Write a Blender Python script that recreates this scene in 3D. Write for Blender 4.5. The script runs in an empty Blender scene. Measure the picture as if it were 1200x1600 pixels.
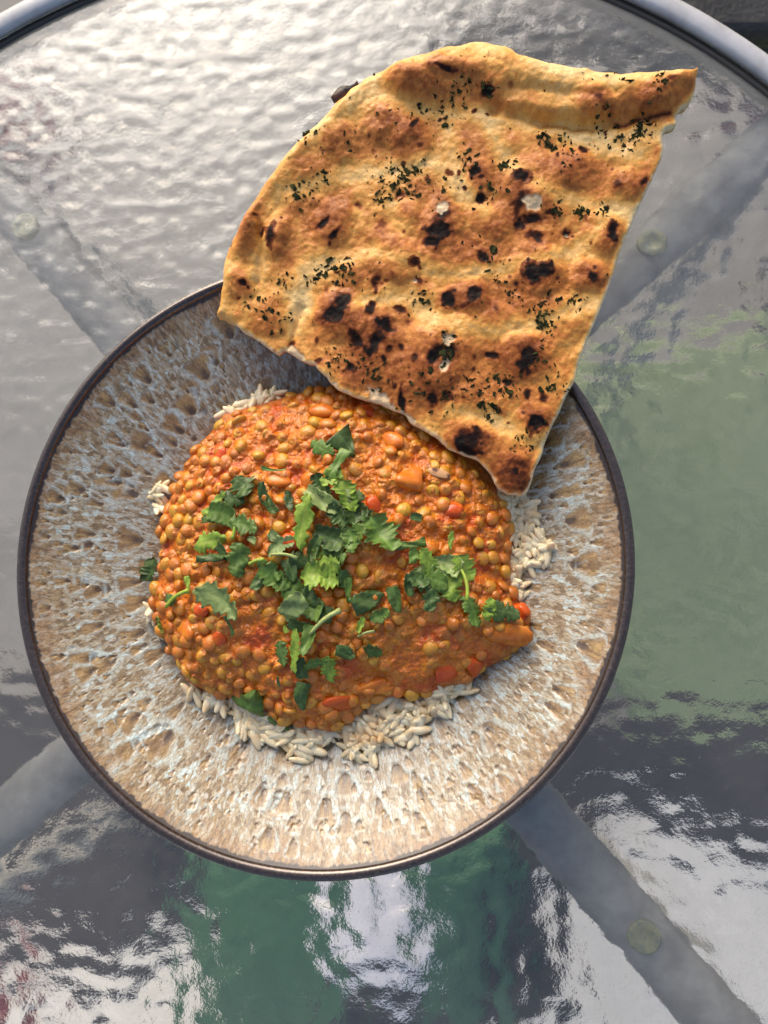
import bpy, math, random
import numpy as np
from mathutils import Matrix, Vector

random.seed(7); RNG = np.random.default_rng(7)
SC = bpy.context.scene
COL = SC.collection

# ------------------------------------------------------------------ camera
FPX = 1202.7                                   # focal length in photograph pixels (1200 x 1600)
CAM = np.array([0.0464, -0.0291, 0.3455])
PIT, ROL = 0.1464, 0.0651
def rotm():
    c, s = math.cos(PIT), math.sin(PIT); rx = np.array([[1, 0, 0], [0, c, -s], [0, s, c]])
    c, s = math.cos(ROL), math.sin(ROL); ry = np.array([[c, 0, s], [0, 1, 0], [-s, 0, c]])
    return ry @ rx
CM = rotm()
cd = bpy.data.cameras.new('camera'); co = bpy.data.objects.new('camera', cd); COL.objects.link(co)
cd.sensor_fit = 'VERTICAL'; cd.sensor_height = 36.0; cd.sensor_width = 27.0
cd.lens = 36.0 * FPX / 1600.0; cd.clip_start = 0.01; cd.clip_end = 200
m4 = Matrix.Identity(4)
for i in range(3):
    for j in range(3): m4[i][j] = CM[i, j]
    m4[i][3] = CAM[i]
co.matrix_world = m4
cd.dof.use_dof = True; cd.dof.focus_distance = 0.305; cd.dof.aperture_fstop = 9.0
SC.camera = co

# ------------------------------------------------------------------ sky, sun, exposure
SUN_DIR = Vector((-0.26, 0.86, 0.50)).normalized()     # towards the sun (bright overcast, far side of the table)
el = math.asin(SUN_DIR.z); az = math.atan2(SUN_DIR.x, SUN_DIR.y)
w = bpy.data.worlds.new('World'); SC.world = w; w.use_nodes = True
nt = w.node_tree; nt.nodes.clear()
sky = nt.nodes.new('ShaderNodeTexSky'); sky.sky_type = 'NISHITA'; sky.sun_disc = False
sky.sun_elevation = el; sky.sun_rotation = az; sky.dust_density = 5.5; sky.air_density = 1.0; sky.ozone_density = 0.8
bg = nt.nodes.new('ShaderNodeBackground'); bg.inputs[1].default_value = 0.15
wo = nt.nodes.new('ShaderNodeOutputWorld')
nt.links.new(sky.outputs[0], bg.inputs[0]); nt.links.new(bg.outputs[0], wo.inputs[0])
sl = bpy.data.lights.new('sun', 'SUN'); sl.energy = 1.0; sl.angle = math.radians(48); sl.color = (1, 0.992, 0.98)
so = bpy.data.objects.new('sun', sl); COL.objects.link(so)
so.rotation_euler = (-SUN_DIR).to_track_quat('-Z', 'Y').to_euler(); so.location = (0, 1, 2)
SC.view_settings.view_transform = 'Standard'; SC.view_settings.look = 'None'
SC.view_settings.gamma = 1; SC.view_settings.use_curve_mapping = False
SC.view_settings.exposure = 0.62
SC.render.engine = 'CYCLES'
SC.cycles.use_denoising = True; SC.cycles.max_bounces = 14; SC.cycles.transmission_bounces = 10
SC.cycles.diffuse_bounces = 4; SC.cycles.glossy_bounces = 5
SC.cycles.caustics_refractive = True; SC.cycles.caustics_reflective = True
SC.cycles.sample_clamp_indirect = 8.0

# ------------------------------------------------------------------ helpers
def ray(px, py):
    d = CM @ np.array([(px - 600) / FPX, -(py - 800) / FPX, -1.0]); return d
def P(px, py, z):
    d = ray(px, py); t = (z - CAM[2]) / d[2]; return CAM + d * t
def Pn(pts, z): return np.array([P(x, y, z)[:2] for x, y in pts])

def h2(i, j, s):
    n = (i.astype(np.int64) * 374761393 + j.astype(np.int64) * 668265263 + s * 974634777) & 0xffffffff
    n = ((n ^ (n >> 13)) * 1274126177) & 0xffffffff
    n = ((n ^ (n >> 16)) * 2246822519) & 0xffffffff
    return ((n ^ (n >> 15)) & 0xffffff) / float(0xffffff)
def vn(x, y, s=0, px=None):
    """value noise -1..1; px = period in x cells"""
    i = np.floor(x).astype(np.int64); j = np.floor(y).astype(np.int64)
    fx = x - i; fy = y - j; fx = fx * fx * fx * (fx * (fx * 6 - 15) + 10); fy = fy * fy * fy * (fy * (fy * 6 - 15) + 10)
    i1 = i + 1
    if px: i = i % px; i1 = i1 % px
    a = h2(i, j, s); b = h2(i1, j, s); c = h2(i, j + 1, s); d = h2(i1, j + 1, s)
    return ((a + (b - a) * fx) * (1 - fy) + (c + (d - c) * fx) * fy) * 2 - 1
def fbm(x, y, o=4, s=0, g=0.5):
    v = 0; a = 1; t = 0
    for k in range(o):
        v = v + a * vn(x * 2 ** k + 13.7 * k, y * 2 ** k - 7.3 * k, s + k); t += a; a *= g
    return v / t
def ss(a, b, x):
    t = np.clip((x - a) / (b - a), 0, 1); return t * t * (3 - 2 * t)
def mix(a, b, t):
    t = np.asarray(t)[..., None]; return np.asarray(a) * (1 - t) + np.asarray(b) * t

def mesh_np(name, v, f, smooth=True):
    """v (n,3), f list of tuples or int array (m,k)"""
    me = bpy.data.meshes.new(name)
    v = np.asarray(v, np.float32)
    if isinstance(f, np.ndarray):
        m, k = f.shape
        me.vertices.add(len(v)); me.vertices.foreach_set('co', v.ravel())
        me.loops.add(m * k); me.loops.foreach_set('vertex_index', f.astype(np.int32).ravel())
        me.polygons.add(m); me.polygons.foreach_set('loop_start', np.arange(0, m * k, k, dtype=np.int32))
        me.update(calc_edges=True); me.validate()
    else:
        me.from_pydata(v.tolist(), [], f); me.update()
    if smooth: me.polygons.foreach_set('use_smooth', np.ones(len(me.polygons), bool))
    return me
def set_col(me, name, c):
    at = me.color_attributes.new(name, 'FLOAT_COLOR', 'POINT')
    c = np.asarray(c, np.float32); a = np.ones((len(c), 4), np.float32); a[:, :3] = c[:, :3]
    at.data.foreach_set('color', a.ravel())
def obj(name, me, mat=None, parent=None, loc=None):
    o = bpy.data.objects.new(name, me); COL.objects.link(o)
    if mat is not None and me is not None and not me.materials: me.materials.append(mat)
    if parent is not None: o.parent = parent
    if loc is not None: o.location = loc
    return o
def tag(o, label=None, cat=None, group=None, kind=None):
    if label: o['label'] = label
    if cat: o['category'] = cat
    if group: o['group'] = group
    if kind: o['kind'] = kind
    return o
def empty(name, label, cat, loc=(0, 0, 0), group=None):
    o = bpy.data.objects.new(name, None); COL.objects.link(o); o.location = loc; o.empty_display_size = 0.02
    return tag(o, label, cat, group)

def inside(poly, x, y):
    r = np.zeros(x.shape, bool); n = len(poly)
    for k in range(n):
        x0, y0 = poly[k]; x1, y1 = poly[(k + 1) % n]
        if y0 == y1: continue
        c = (y0 > y) != (y1 > y)
        r ^= c & (x < (x1 - x0) * (y - y0) / (y1 - y0) + x0)
    return r
def near(poly, x, y):
    """distance and nearest point on the polygon outline"""
    bd = np.full(x.shape, 1e9); bx = np.zeros_like(x); by = np.zeros_like(x); n = len(poly)
    for k in range(n):
        ax, ay = poly[k]; dx, dy = poly[(k + 1) % n] - poly[k]; L = dx * dx + dy * dy + 1e-18
        t = np.clip(((x - ax) * dx + (y - ay) * dy) / L, 0, 1)
        qx = ax + t * dx; qy = ay + t * dy; d = (x - qx) ** 2 + (y - qy) ** 2
        m = d < bd; bd[m] = d[m]; bx[m] = qx[m]; by[m] = qy[m]
    return np.sqrt(bd), bx, by
def spline(p, n=4):
    p = np.asarray(p, float); out = []
    N = len(p)
    for k in range(N):
        a, b, c, d = p[k - 1], p[k], p[(k + 1) % N], p[(k + 2) % N]
        for t in np.arange(n) / n:
            out.append(0.5 * (2 * b + (c - a) * t + (2 * a - 5 * b + 4 * c - d) * t * t + (3 * b - a - 3 * c + d) * t ** 3))
    return np.array(out)
def grid_poly(poly, step):
    """quad mesh filling a polygon; returns x, y, d (distance to edge), faces"""
    lo = poly.min(0) - 2 * step; hi = poly.max(0) + 2 * step
    nx = int((hi[0] - lo[0]) / step) + 1; ny = int((hi[1] - lo[1]) / step) + 1
    X, Y = np.meshgrid(lo[0] + np.arange(nx) * step, lo[1] + np.arange(ny) * step)
    x = X.ravel(); y = Y.ravel(); ins = inside(poly, x, y)
    d, bx, by = near(poly, x, y)
    idx = np.arange(nx * ny).reshape(ny, nx)
    q = np.stack([idx[:-1, :-1], idx[:-1, 1:], idx[1:, 1:], idx[1:, :-1]], -1).reshape(-1, 4)
    q = q[ins[q].any(1)]
    use = np.unique(q); mp = np.full(nx * ny, -1); mp[use] = np.arange(len(use)); q = mp[q]
    x = x[use]; y = y[use]; ins = ins[use]; d = d[use]; bx = bx[use]; by = by[use]
    x = np.where(ins, x, bx); y = np.where(ins, y, by); d = np.where(ins, d, 0)
    return x, y, d, q
def boundary(q):
    """boundary edges of a quad mesh as (a,b) with the face on the left"""
    e = np.concatenate([q[:, [0, 1]], q[:, [1, 2]], q[:, [2, 3]], q[:, [3, 0]]])
    key = np.minimum(e[:, 0], e[:, 1]).astype(np.int64) * 10 ** 8 + np.maximum(e[:, 0], e[:, 1])
    u, inv, cnt = np.unique(key, return_inverse=True, return_counts=True)
    return e[cnt[inv] == 1]
def close_solid(top, bot, q):
    """top and bottom sheets over the same quads joined by a wall"""
    n = len(top); b = boundary(q)
    wall = np.stack([b[:, 1], b[:, 0], b[:, 0] + n, b[:, 1] + n], -1)
    return np.concatenate([top, bot]), np.concatenate([q, q[:, ::-1] + n, wall])

def lathe(prof, n=160):
    prof = np.asarray(prof); a = np.arange(n) * 2 * math.pi / n; m = len(prof)
    v = np.stack([prof[None, :, 0] * np.cos(a)[:, None], prof[None, :, 0] * np.sin(a)[:, None],
                  np.repeat(prof[None, :, 1], n, 0)], -1).reshape(-1, 3)
    i = np.arange(n)[:, None]; j = np.arange(m - 1)[None, :]; k = (i + 1) % n
    f = np.stack([i * m + j, k * m + j, k * m + j + 1, i * m + j + 1], -1).reshape(-1, 4)
    return v, f
def tube(path, rad, n=8, flat=1.0):
    path = np.asarray(path, float); m = len(path); rad = np.broadcast_to(rad, (m,))
    vs = []
    for k in range(m):
        t = path[min(k + 1, m - 1)] - path[max(k - 1, 0)]; t /= np.linalg.norm(t) + 1e-12
        up = np.array([0, 0, 1.0]) if abs(t[2]) < 0.95 else np.array([1.0, 0, 0])
        s = np.cross(t, up); s /= np.linalg.norm(s); u = np.cross(s, t)
        for a in range(n):
            c = 2 * math.pi * a / n; vs.append(path[k] + rad[k] * (math.cos(c) * s + flat * math.sin(c) * u))
    f = [(k * n + a, k * n + (a + 1) % n, (k + 1) * n + (a + 1) % n, (k + 1) * n + a) for k in range(m - 1) for a in range(n)]
    f += [tuple(range(n))[::-1], tuple((m - 1) * n + a for a in range(n))]
    return vs, f
def ball(nu=12, nv=7):
    v = [(0, 0, 1)]; f = []
    for j in range(1, nv):
        t = math.pi * j / nv
        for i in range(nu):
            a = 2 * math.pi * i / nu; v.append((math.sin(t) * math.cos(a), math.sin(t) * math.sin(a), math.cos(t)))
    v.append((0, 0, -1)); L = len(v) - 1
    for i in range(nu): f.append((0, 1 + i, 1 + (i + 1) % nu))
    for j in range(nv - 2):
        for i in range(nu):
            a = 1 + j * nu + i; b = 1 + j * nu + (i + 1) % nu; f.append((a, a + nu, b + nu, b))
    for i in range(nu): f.append((L, 1 + (nv - 2) * nu + (i + 1) % nu, 1 + (nv - 2) * nu + i))
    return np.array(v), f

# ------------------------------------------------------------------ materials
class NT:
    def __init__(s, name):
        s.m = bpy.data.materials.new(name); s.m.use_nodes = True; s.t = s.m.node_tree; s.n = s.t.nodes
        s.b = s.n['Principled BSDF']; s.pos = None
    def node(s, ty, **k):
        n = s.n.new(ty)
        for a, b in k.items(): setattr(n, a, b)
        return n
    def link(s, a, b): s.t.links.new(a, b)
    def set(s, **k):
        for a, b in k.items(): s.b.inputs[a.replace('_', ' ')].default_value = b
        return s
    def geo(s):
        if s.pos is None: s.pos = s.node('ShaderNodeNewGeometry').outputs['Position']
        return s.pos
    def noise(s, scale, detail=3, rough=0.5, vec=None, stretch=None, dist=0):
        n = s.node('ShaderNodeTexNoise'); n.inputs['Scale'].default_value = scale; n.inputs['Detail'].default_value = detail
        n.inputs['Roughness'].default_value = rough; n.inputs['Distortion'].default_value = dist
        v = vec or s.geo()
        if stretch:
            mp = s.node('ShaderNodeMapping'); mp.inputs['Scale'].default_value = stretch; s.link(v, mp.inputs['Vector']); v = mp.outputs[0]
        s.link(v, n.inputs['Vector']); return n.outputs['Fac']
    def ramp(s, fac, stops):
        r = s.node('ShaderNodeValToRGB'); e = r.color_ramp.elements
        while len(e) < len(stops): e.new(0.5)
        for k, (p, c) in enumerate(stops):
            e[k].position = p; e[k].color = (c if hasattr(c, '__len__') else (c, c, c))[:3] + (1,) if hasattr(c, '__len__') else (c, c, c, 1)
        s.link(fac, r.inputs[0]); return r.outputs[0]
    def mixc(s, fac, a, b, mode='MIX'):
        n = s.node('ShaderNodeMix', data_type='RGBA', blend_type=mode)
        for i, val in ((0, fac), (6, a), (7, b)):
            if hasattr(val, 'is_linked'): s.link(val, n.inputs[i])
            elif hasattr(val, '__len__'): n.inputs[i].default_value = tuple(val)[:3] + (1,)
            else: n.inputs[i].default_value = val
        return n.outputs[2]
    def math(s, op, a, b=0.0):
        n = s.node('ShaderNodeMath', operation=op)
        for i, val in ((0, a), (1, b)):
            if hasattr(val, 'is_linked'): s.link(val, n.inputs[i])
            else: n.inputs[i].default_value = val
        return n.outputs[0]
    def attr(s, name): return s.node('ShaderNodeAttribute', attribute_name=name).outputs['Color']
    def bump(s, h, strength=0.3, dist=0.001, prev=None):
        n = s.node('ShaderNodeBump'); n.inputs['Strength'].default_value = strength; n.inputs['Distance'].default_value = dist
        s.link(h, n.inputs['Height'])
        if prev: s.link(prev, n.inputs['Normal'])
        s.link(n.outputs[0], s.b.inputs['Normal']); return n.outputs[0]
    def color(s, c): s.link(c, s.b.inputs['Base Color'])
    def rough(s, c): s.link(c, s.b.inputs['Roughness'])

M = {}
def mats():
    # rippled glass
    g = NT('rippled_glass'); g.set(Base_Color=(0.97, 0.985, 0.975, 1), Transmission_Weight=1.0, IOR=1.52)
    g.rough(g.ramp(g.noise(160, 3), [(0.45, 0.0), (0.75, 0.05)]))
    b = g.bump(g.noise(420, 3, 0.6), 0.22, 0.0007)
    g.bump(g.noise(1900, 2), 0.05, 0.0002, b)
    # thin film of dust and specks on the glass
    df = g.node('ShaderNodeBsdfDiffuse'); df.inputs[0].default_value = (0.62, 0.61, 0.58, 1)
    sp = g.math('MULTIPLY', g.ramp(g.noise(1300, 2, 0.7), [(0.66, 0.0), (0.74, 1.0)]), 0.30)
    veil = g.ramp(g.noise(28, 5, 0.7), [(0.3, 0.008), (0.75, 0.045)])
    ms = g.node('ShaderNodeMixShader'); g.link(g.math('ADD', sp, veil), ms.inputs[0]); g.link(g.b.outputs[0], ms.inputs[1]); g.link(df.outputs[0], ms.inputs[2])
    g.link(ms.outputs[0], g.n['Material Output'].inputs['Surface']); M['glass'] = g.m
    # table rim, bars
    g = NT('grey_powder_coat'); g.set(Metallic=0.0, Roughness=0.55)
    g.color(g.ramp(g.noise(90, 5, 0.6), [(0.3, (0.40, 0.40, 0.41)), (0.7, (0.55, 0.55, 0.57))]))
    g.bump(g.noise(900, 2), 0.15, 0.0003); M['rim_metal'] = g.m
    g = NT('dark_grey_bar'); g.set(Metallic=0.0, Roughness=0.5)
    g.color(g.ramp(g.noise(60, 5, 0.6), [(0.3, (0.22, 0.215, 0.21)), (0.5, (0.33, 0.325, 0.315)), (0.7, (0.44, 0.435, 0.425))])); M['bar'] = g.m
    g = NT('black_gasket'); g.set(Base_Color=(0.02, 0.02, 0.02, 1), Roughness=0.6); M['gasket'] = g.m
    g = NT('clear_plastic_pad'); g.set(Base_Color=(0.72, 0.78, 0.66, 1), Roughness=0.6, Transmission_Weight=0.3, IOR=1.4)
    g.color(g.ramp(g.noise(260, 3), [(0.35, (0.30, 0.34, 0.27)), (0.65, (0.50, 0.48, 0.28))])); M['pad'] = g.m
    # bowl
    g = NT('reactive_glaze'); g.set(Roughness=0.34, Coat_Weight=0.5, Coat_Roughness=0.08)
    pol = g.node('ShaderNodeAttribute', attribute_name='Pol').outputs['Vector']; fk = g.node('ShaderNodeAttribute', attribute_name='Fk').outputs['Fac']
    wn = g.node('ShaderNodeTexNoise'); wn.inputs['Scale'].default_value = 330; g.link(pol, wn.inputs['Vector'])
    wm = g.node('ShaderNodeVectorMath', operation='MULTIPLY_ADD'); g.link(wn.outputs['Color'], wm.inputs[0]); wm.inputs[1].default_value = (0.0022, 0.0022, 0.003); g.link(pol, wm.inputs[2])
    def cells(sa, sr, feat):
        mp = g.node('ShaderNodeMapping'); mp.inputs['Scale'].default_value = (sa, sa, sr); g.link(wm.outputs[0], mp.inputs['Vector'])
        vo = g.node('ShaderNodeTexVoronoi', feature=feat); vo.inputs['Scale'].default_value = 1.0; g.link(mp.outputs[0], vo.inputs['Vector']); return vo
    v1 = cells(950, 390, 'F1'); e1_ = cells(950, 390, 'DISTANCE_TO_EDGE').outputs['Distance']; v2 = cells(400, 230, 'F1')
    r1_ = g.node('ShaderNodeSeparateColor'); g.link(v1.outputs['Color'], r1_.inputs[0]); r2_ = g.node('ShaderNodeSeparateColor'); g.link(v2.outputs['Color'], r2_.inputs[0])
    rr_ = g.math('ADD', g.math('MULTIPLY', r1_.outputs[0], 0.55), g.math('MULTIPLY', r2_.outputs[0], 0.45))
    fc = g.ramp(rr_, [(0.18, (0.17, 0.115, 0.060)), (0.38, (0.325, 0.25, 0.145)), (0.54, (0.455, 0.40, 0.275)), (0.68, (0.53, 0.53, 0.475)), (0.80, (0.54, 0.67, 0.67))])
    c = g.mixc(g.math('MULTIPLY', fk, 0.8), g.attr('Col'), fc)
    ed = g.ramp(e1_, [(0.0, (0.52, 0.43, 0.34)), (0.16, (1, 1, 1))]); c = g.mixc(0.5, c, ed, 'MULTIPLY')
    f = g.noise(1000, 3, 0.65, pol, (2.0, 2.0, 0.8), 0.5); c = g.mixc(0.8, c, g.ramp(f, [(0.34, (0.50, 0.41, 0.33)), (0.52, (1, 1, 1)), (0.75, (1.06, 1.07, 1.08))]), 'MULTIPLY'); g.color(c)
    g.bump(f, 0.08, 0.0003); M['glaze'] = g.m
    g = NT('dark_bronze_rim'); g.set(Roughness=0.2, Metallic=0.5, Coat_Weight=0.8, Coat_Roughness=0.15)
    g.color(g.ramp(g.noise(700, 4, 0.7), [(0.35, (0.035, 0.025, 0.021)), (0.6, (0.075, 0.053, 0.045)), (0.8, (0.16, 0.11, 0.085))]))
    g.bump(g.noise(1400, 3), 0.25, 0.0003); M['bowl_rim'] = g.m
    g = NT('dark_glaze_outside'); g.set(Base_Color=(0.03, 0.022, 0.02, 1), Roughness=0.3); M['bowl_out'] = g.m
    # curry
    g = NT('lentil_sauce'); g.set(Roughness=0.2, Specular_IOR_Level=0.5, Subsurface_Weight=0.12, Subsurface_Scale=0.002, Coat_Weight=0.0)
    g.b.inputs['Subsurface Radius'].default_value = (1, 0.35, 0.1)
    c = g.mixc(0.55, g.attr('Col'), g.ramp(g.noise(900, 4, 0.65), [(0.3, (0.62, 0.45, 0.35)), (0.55, (1, 1, 1)), (0.75, (1.0, 1.0, 0.9))]), 'MULTIPLY'); g.color(c)
    g.rough(g.ramp(g.noise(350, 3), [(0.35, 0.06), (0.7, 0.16)]))
    b = g.bump(g.noise(480, 3, 0.55), 0.75, 0.0018); g.bump(g.noise(1800, 2), 0.2, 0.0003, b); M['sauce'] = g.m
    g = NT('cooked_lentil'); g.set(Specular_IOR_Level=0.65, Roughness=0.15, Subsurface_Weight=0.15, Subsurface_Scale=0.0015, Coat_Weight=0.0)
    c1 = g.ramp(g.noise(150, 1), [(0.30, (0.42, 0.135, 0.010)), (0.46, (0.58, 0.205, 0.012)), (0.56, (0.62, 0.250, 0.015)), (0.70, (0.48, 0.250, 0.020))])
    c2 = g.mixc(g.ramp(g.noise(420, 3), [(0.40, 0.0), (0.58, 0.9)]), c1, (0.62, 0.155, 0.014))
    rnd = g.node('ShaderNodeObjectInfo').outputs['Random']
    c2 = g.mixc(g.ramp(rnd, [(0.62, 0.0), (0.9, 0.85)]), c2, (0.60, 0.32, 0.022)); c2 = g.mixc(g.ramp(rnd, [(0.10, 0.8), (0.34, 0.0)]), c2, (0.46, 0.135, 0.010))
    g.color(c2); g.bump(g.noise(800, 4, 0.65), 0.6, 0.0008); M['lentil'] = g.m
    g = NT('tomato_flesh'); g.set(Roughness=0.2, Specular_IOR_Level=0.35, Subsurface_Weight=0.2, Subsurface_Scale=0.002, Coat_Weight=0.0)
    g.color(g.ramp(g.noise(240, 4), [(0.3, (0.46, 0.055, 0.008)), (0.6, (0.60, 0.095, 0.010)), (0.8, (0.64, 0.18, 0.016))]))
    g.bump(g.noise(800, 3), 0.3, 0.0006); M['tomato'] = g.m
    g = NT('carrot_flesh'); g.set(Roughness=0.22, Specular_IOR_Level=0.35, Subsurface_Weight=0.2, Subsurface_Scale=0.002, Coat_Weight=0.0)
    g.color(g.ramp(g.noise(240, 4), [(0.3, (0.50, 0.11, 0.012)), (0.6, (0.66, 0.20, 0.018)), (0.8, (0.72, 0.30, 0.03))]))
    g.bump(g.noise(700, 3), 0.25, 0.0005); M['carrot'] = g.m
    g = NT('onion_flesh'); g.set(Roughness=0.3, Base_Color=(0.62, 0.36, 0.17, 1), Subsurface_Weight=0.2, Subsurface_Scale=0.001)
    g.color(g.ramp(g.noise(300, 3), [(0.35, (0.10, 0.035, 0.02)), (0.5, (0.62, 0.33, 0.15))])); M['onion'] = g.m
    g = NT('cooked_rice'); g.set(Roughness=0.34, Subsurface_Weight=0.55, Subsurface_Scale=0.002, Coat_Weight=0.15)
    g.b.inputs['Subsurface Radius'].default_value = (1, 0.7, 0.45)
    g.color(g.ramp(g.noise(170, 3), [(0.25, (0.62, 0.44, 0.22)), (0.5, (0.84, 0.69, 0.445)), (0.75, (0.90, 0.79, 0.57))]))
    g.color(g.mixc(g.ramp(g.noise(75, 3), [(0.56, 0.0), (0.74, 0.6)]), g.b.inputs['Base Color'].links[0].from_socket, (0.72, 0.36, 0.09)))
    g.bump(g.noise(900, 3), 0.25, 0.0004); M['rice'] = g.m
    # naan
    g = NT('naan_crust'); g.set(Roughness=0.55, Specular_IOR_Level=0.3, Subsurface_Weight=0.12, Subsurface_Scale=0.002)
    g.b.inputs['Subsurface Radius'].default_value = (1, 0.6, 0.25)
    c = g.mixc(0.7, g.attr('Col'), g.ramp(g.noise(1300, 4, 0.75), [(0.3, (0.66, 0.52, 0.40)), (0.55, (1, 1, 1)), (0.8, (1.0, 1.0, 1.0))]), 'MULTIPLY'); g.color(c)
    g.rough(g.ramp(g.noise(120, 3), [(0.35, 0.36), (0.65, 0.62)])); bw_ = g.node('ShaderNodeRGBToBW'); g.link(g.attr('Col'), bw_.inputs[0]); g.link(g.ramp(bw_.outputs[0], [(0.02, 0.04), (0.25, 0.35)]), g.b.inputs['Specular IOR Level'])
    b = g.bump(g.noise(420, 4, 0.6), 0.55, 0.0008); g.bump(g.noise(2000, 3), 0.4, 0.0003, b); M['naan'] = g.m
    g = NT('charred_crust'); g.set(Roughness=0.45)
    g.color(g.ramp(g.noise(300, 4), [(0.4, (0.015, 0.011, 0.010)), (0.7, (0.10, 0.04, 0.02))])); g.bump(g.noise(900, 3), 0.5, 0.0006); M['char'] = g.m
    g = NT('dried_herb'); g.set(Roughness=0.8, Specular_IOR_Level=0.1)
    g.color(g.ramp(g.noise(500, 2), [(0.35, (0.010, 0.012, 0.006)), (0.6, (0.035, 0.040, 0.012)), (0.8, (0.09, 0.09, 0.02))])); M['herb'] = g.m
    # coriander
    g = NT('coriander'); g.set(Roughness=0.42, Specular_IOR_Level=0.3, Subsurface_Weight=0.1, Subsurface_Scale=0.001)
    c = g.mixc(0.6, g.attr('Col'), g.ramp(g.noise(600, 4, 0.6), [(0.3, (0.6, 0.66, 0.6)), (0.65, (1, 1, 1))]), 'MULTIPLY'); g.color(c)
    g.bump(g.noise(800, 3), 0.35, 0.0005); M['leaf'] = g.m
    # below the table
    g = NT('concrete'); g.set(Roughness=0.75)
    g.color(g.ramp(g.noise(9, 6, 0.65), [(0.3, (0.15, 0.142, 0.128)), (0.7, (0.27, 0.255, 0.23))])); g.bump(g.noise(120, 4), 0.3, 0.002); M['concrete'] = g.m
    for nm, a, b_ in (('grass_mat', (0.115, 0.165, 0.075), (0.26, 0.31, 0.17)), ('green_fabric', (0.02, 0.07, 0.035), (0.045, 0.125, 0.065)),
                      ('dark_rug', (0.020, 0.018, 0.018), (0.045, 0.040, 0.038)), ('red_fabric', (0.075, 0.014, 0.018), (0.15, 0.028, 0.032)),
                      ('white_cloth', (0.62, 0.60, 0.64), (0.74, 0.72, 0.76)), ('black_frame', (0.012, 0.012, 0.013), (0.04, 0.038, 0.036))):
        g = NT(nm); g.set(Roughness=0.8 if nm != 'black_frame' else 0.4)
        g.color(g.ramp(g.noise(35, 6, 0.7), [(0.35, a), (0.65, b_)])); g.bump(g.noise(300, 3), 0.4, 0.002); M[nm] = g.m
mats()

# ------------------------------------------------------------------ ground and the things seen through the glass
FLOOR = -0.52
def ground_patch(poly, z0, z1, step=None):
    poly = np.asarray(poly); n = len(poly)
    v = [(*p, z1) for p in poly] + [(*p, z0) for p in poly]
    f = [tuple(range(n)), tuple(range(2 * n - 1, n - 1, -1))] + [(k, k + n, (k + 1) % n + n, (k + 1) % n) for k in range(n)]
    return v, f
n = 24; xs = np.linspace(-6, 6, n); X, Y = np.meshgrid(xs, xs)
v = np.stack([X.ravel(), Y.ravel(), np.full(n * n, FLOOR)], -1)
i = np.arange(n * n).reshape(n, n); q = np.stack([i[:-1, :-1], i[:-1, 1:], i[1:, 1:], i[1:, :-1]], -1).reshape(-1, 4)
tag(obj('patio_floor', mesh_np('patio_floor', v, q), M['concrete']), kind='structure')

def flat_thing(name, label, cat, pts, mat, z, th, wav=0.0, seed=1):
    """a soft mat or cloth with rounded edges lying on something"""
    poly = spline(Pn(pts, z), 4)
    x, y, d, q = grid_poly(poly, 0.012)
    t = th * np.sqrt(np.clip(1 - (1 - np.clip(d / (th * 1.2), 0, 1)) ** 2, 0, 1)) + wav * fbm(x * 14, y * 14, 3, seed) * ss(0, 0.03, d)
    top = np.stack([x, y, z + 0.001 + np.maximum(t, 0.0005)], -1); bot = np.stack([x, y, np.full_like(x, z + 0.0005)], -1)
    v, f = close_solid(top, bot, q); c = v.mean(0) * [1, 1, 0] + [0, 0, z]
    return tag(obj(name, mesh_np(name, v - c, f), M[mat], loc=c), label, cat)
_g = NT('lit_ground_pale'); _g.set(Roughness=0.7); _g.color(_g.ramp(_g.noise(14, 6, 0.65), [(0.3, (0.58, 0.54, 0.48)), (0.7, (0.78, 0.74, 0.68))])); _g.bump(_g.noise(150, 4), 0.3, 0.002); M['ground_patch'] = _g.m  # paler ground colour, added where the floor is brightly lit
flat_thing('lit_ground_patch', 'pale ground layer standing in for bright light beside the lower right table bar', 'ground_patch',
           [(845, 1235), (1180, 1235), (1500, 1260), (1500, 1760), (1180, 1760), (850, 1760), (842, 1500)], 'ground_patch', FLOOR, 0.006)
flat_thing('lit_ground_patch', 'pale ground layer standing in for bright light between the green and red cushions', 'ground_patch',
           [(-150, 1420), (100, 1400), (325, 1400), (330, 1560), (325, 1760), (100, 1760), (-150, 1760)], 'ground_patch', FLOOR, 0.006)
flat_thing('outdoor_rug', 'dark grey rug lying on the ground under the glass table', 'rug',
           [(-420, 1010), (150, 1090), (560, 1150), (900, 1110), (1500, 1130), (1500, 1330), (1200, 1345), (1090, 1300), (960, 1255),
            (905, 1330), (860, 1400), (870, 1620), (520, 1700), (340, 1640), (325, 1490), (240, 1465), (180, 1545), (60, 1490), (-150, 1470), (-420, 1480)], 'dark_rug', FLOOR + 0.0065, 0.008)
flat_thing('grass_mat', 'pale green grass mat on the ground to the right of the bowl', 'mat',
           [(880, 560), (1050, 545), (1330, 500), (1700, 600), (1700, 1200), (1330, 1185), (1150, 1190), (1000, 1130), (880, 1000), (700, 900), (700, 640)], 'grass_mat', FLOOR, 0.014)
flat_thing('green_cushion', 'dark green cushion on the rug under the bowl\'s front edge', 'cushion',
           [(330, 1290), (560, 1230), (800, 1260), (800, 1400), (775, 1560), (790, 1800), (560, 1850), (320, 1800), (300, 1560)], 'green_fabric', FLOOR + 0.016, 0.055, 0.006)
flat_thing('white_cloth', 'crumpled white cloth lying on the dark green cushion', 'cloth',
           [(522, 1330), (622, 1330), (645, 1430), (668, 1475), (645, 1545), (580, 1535), (522, 1495), (530, 1430), (512, 1385)], 'white_cloth', FLOOR + 0.074, 0.008, 0.003)
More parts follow.
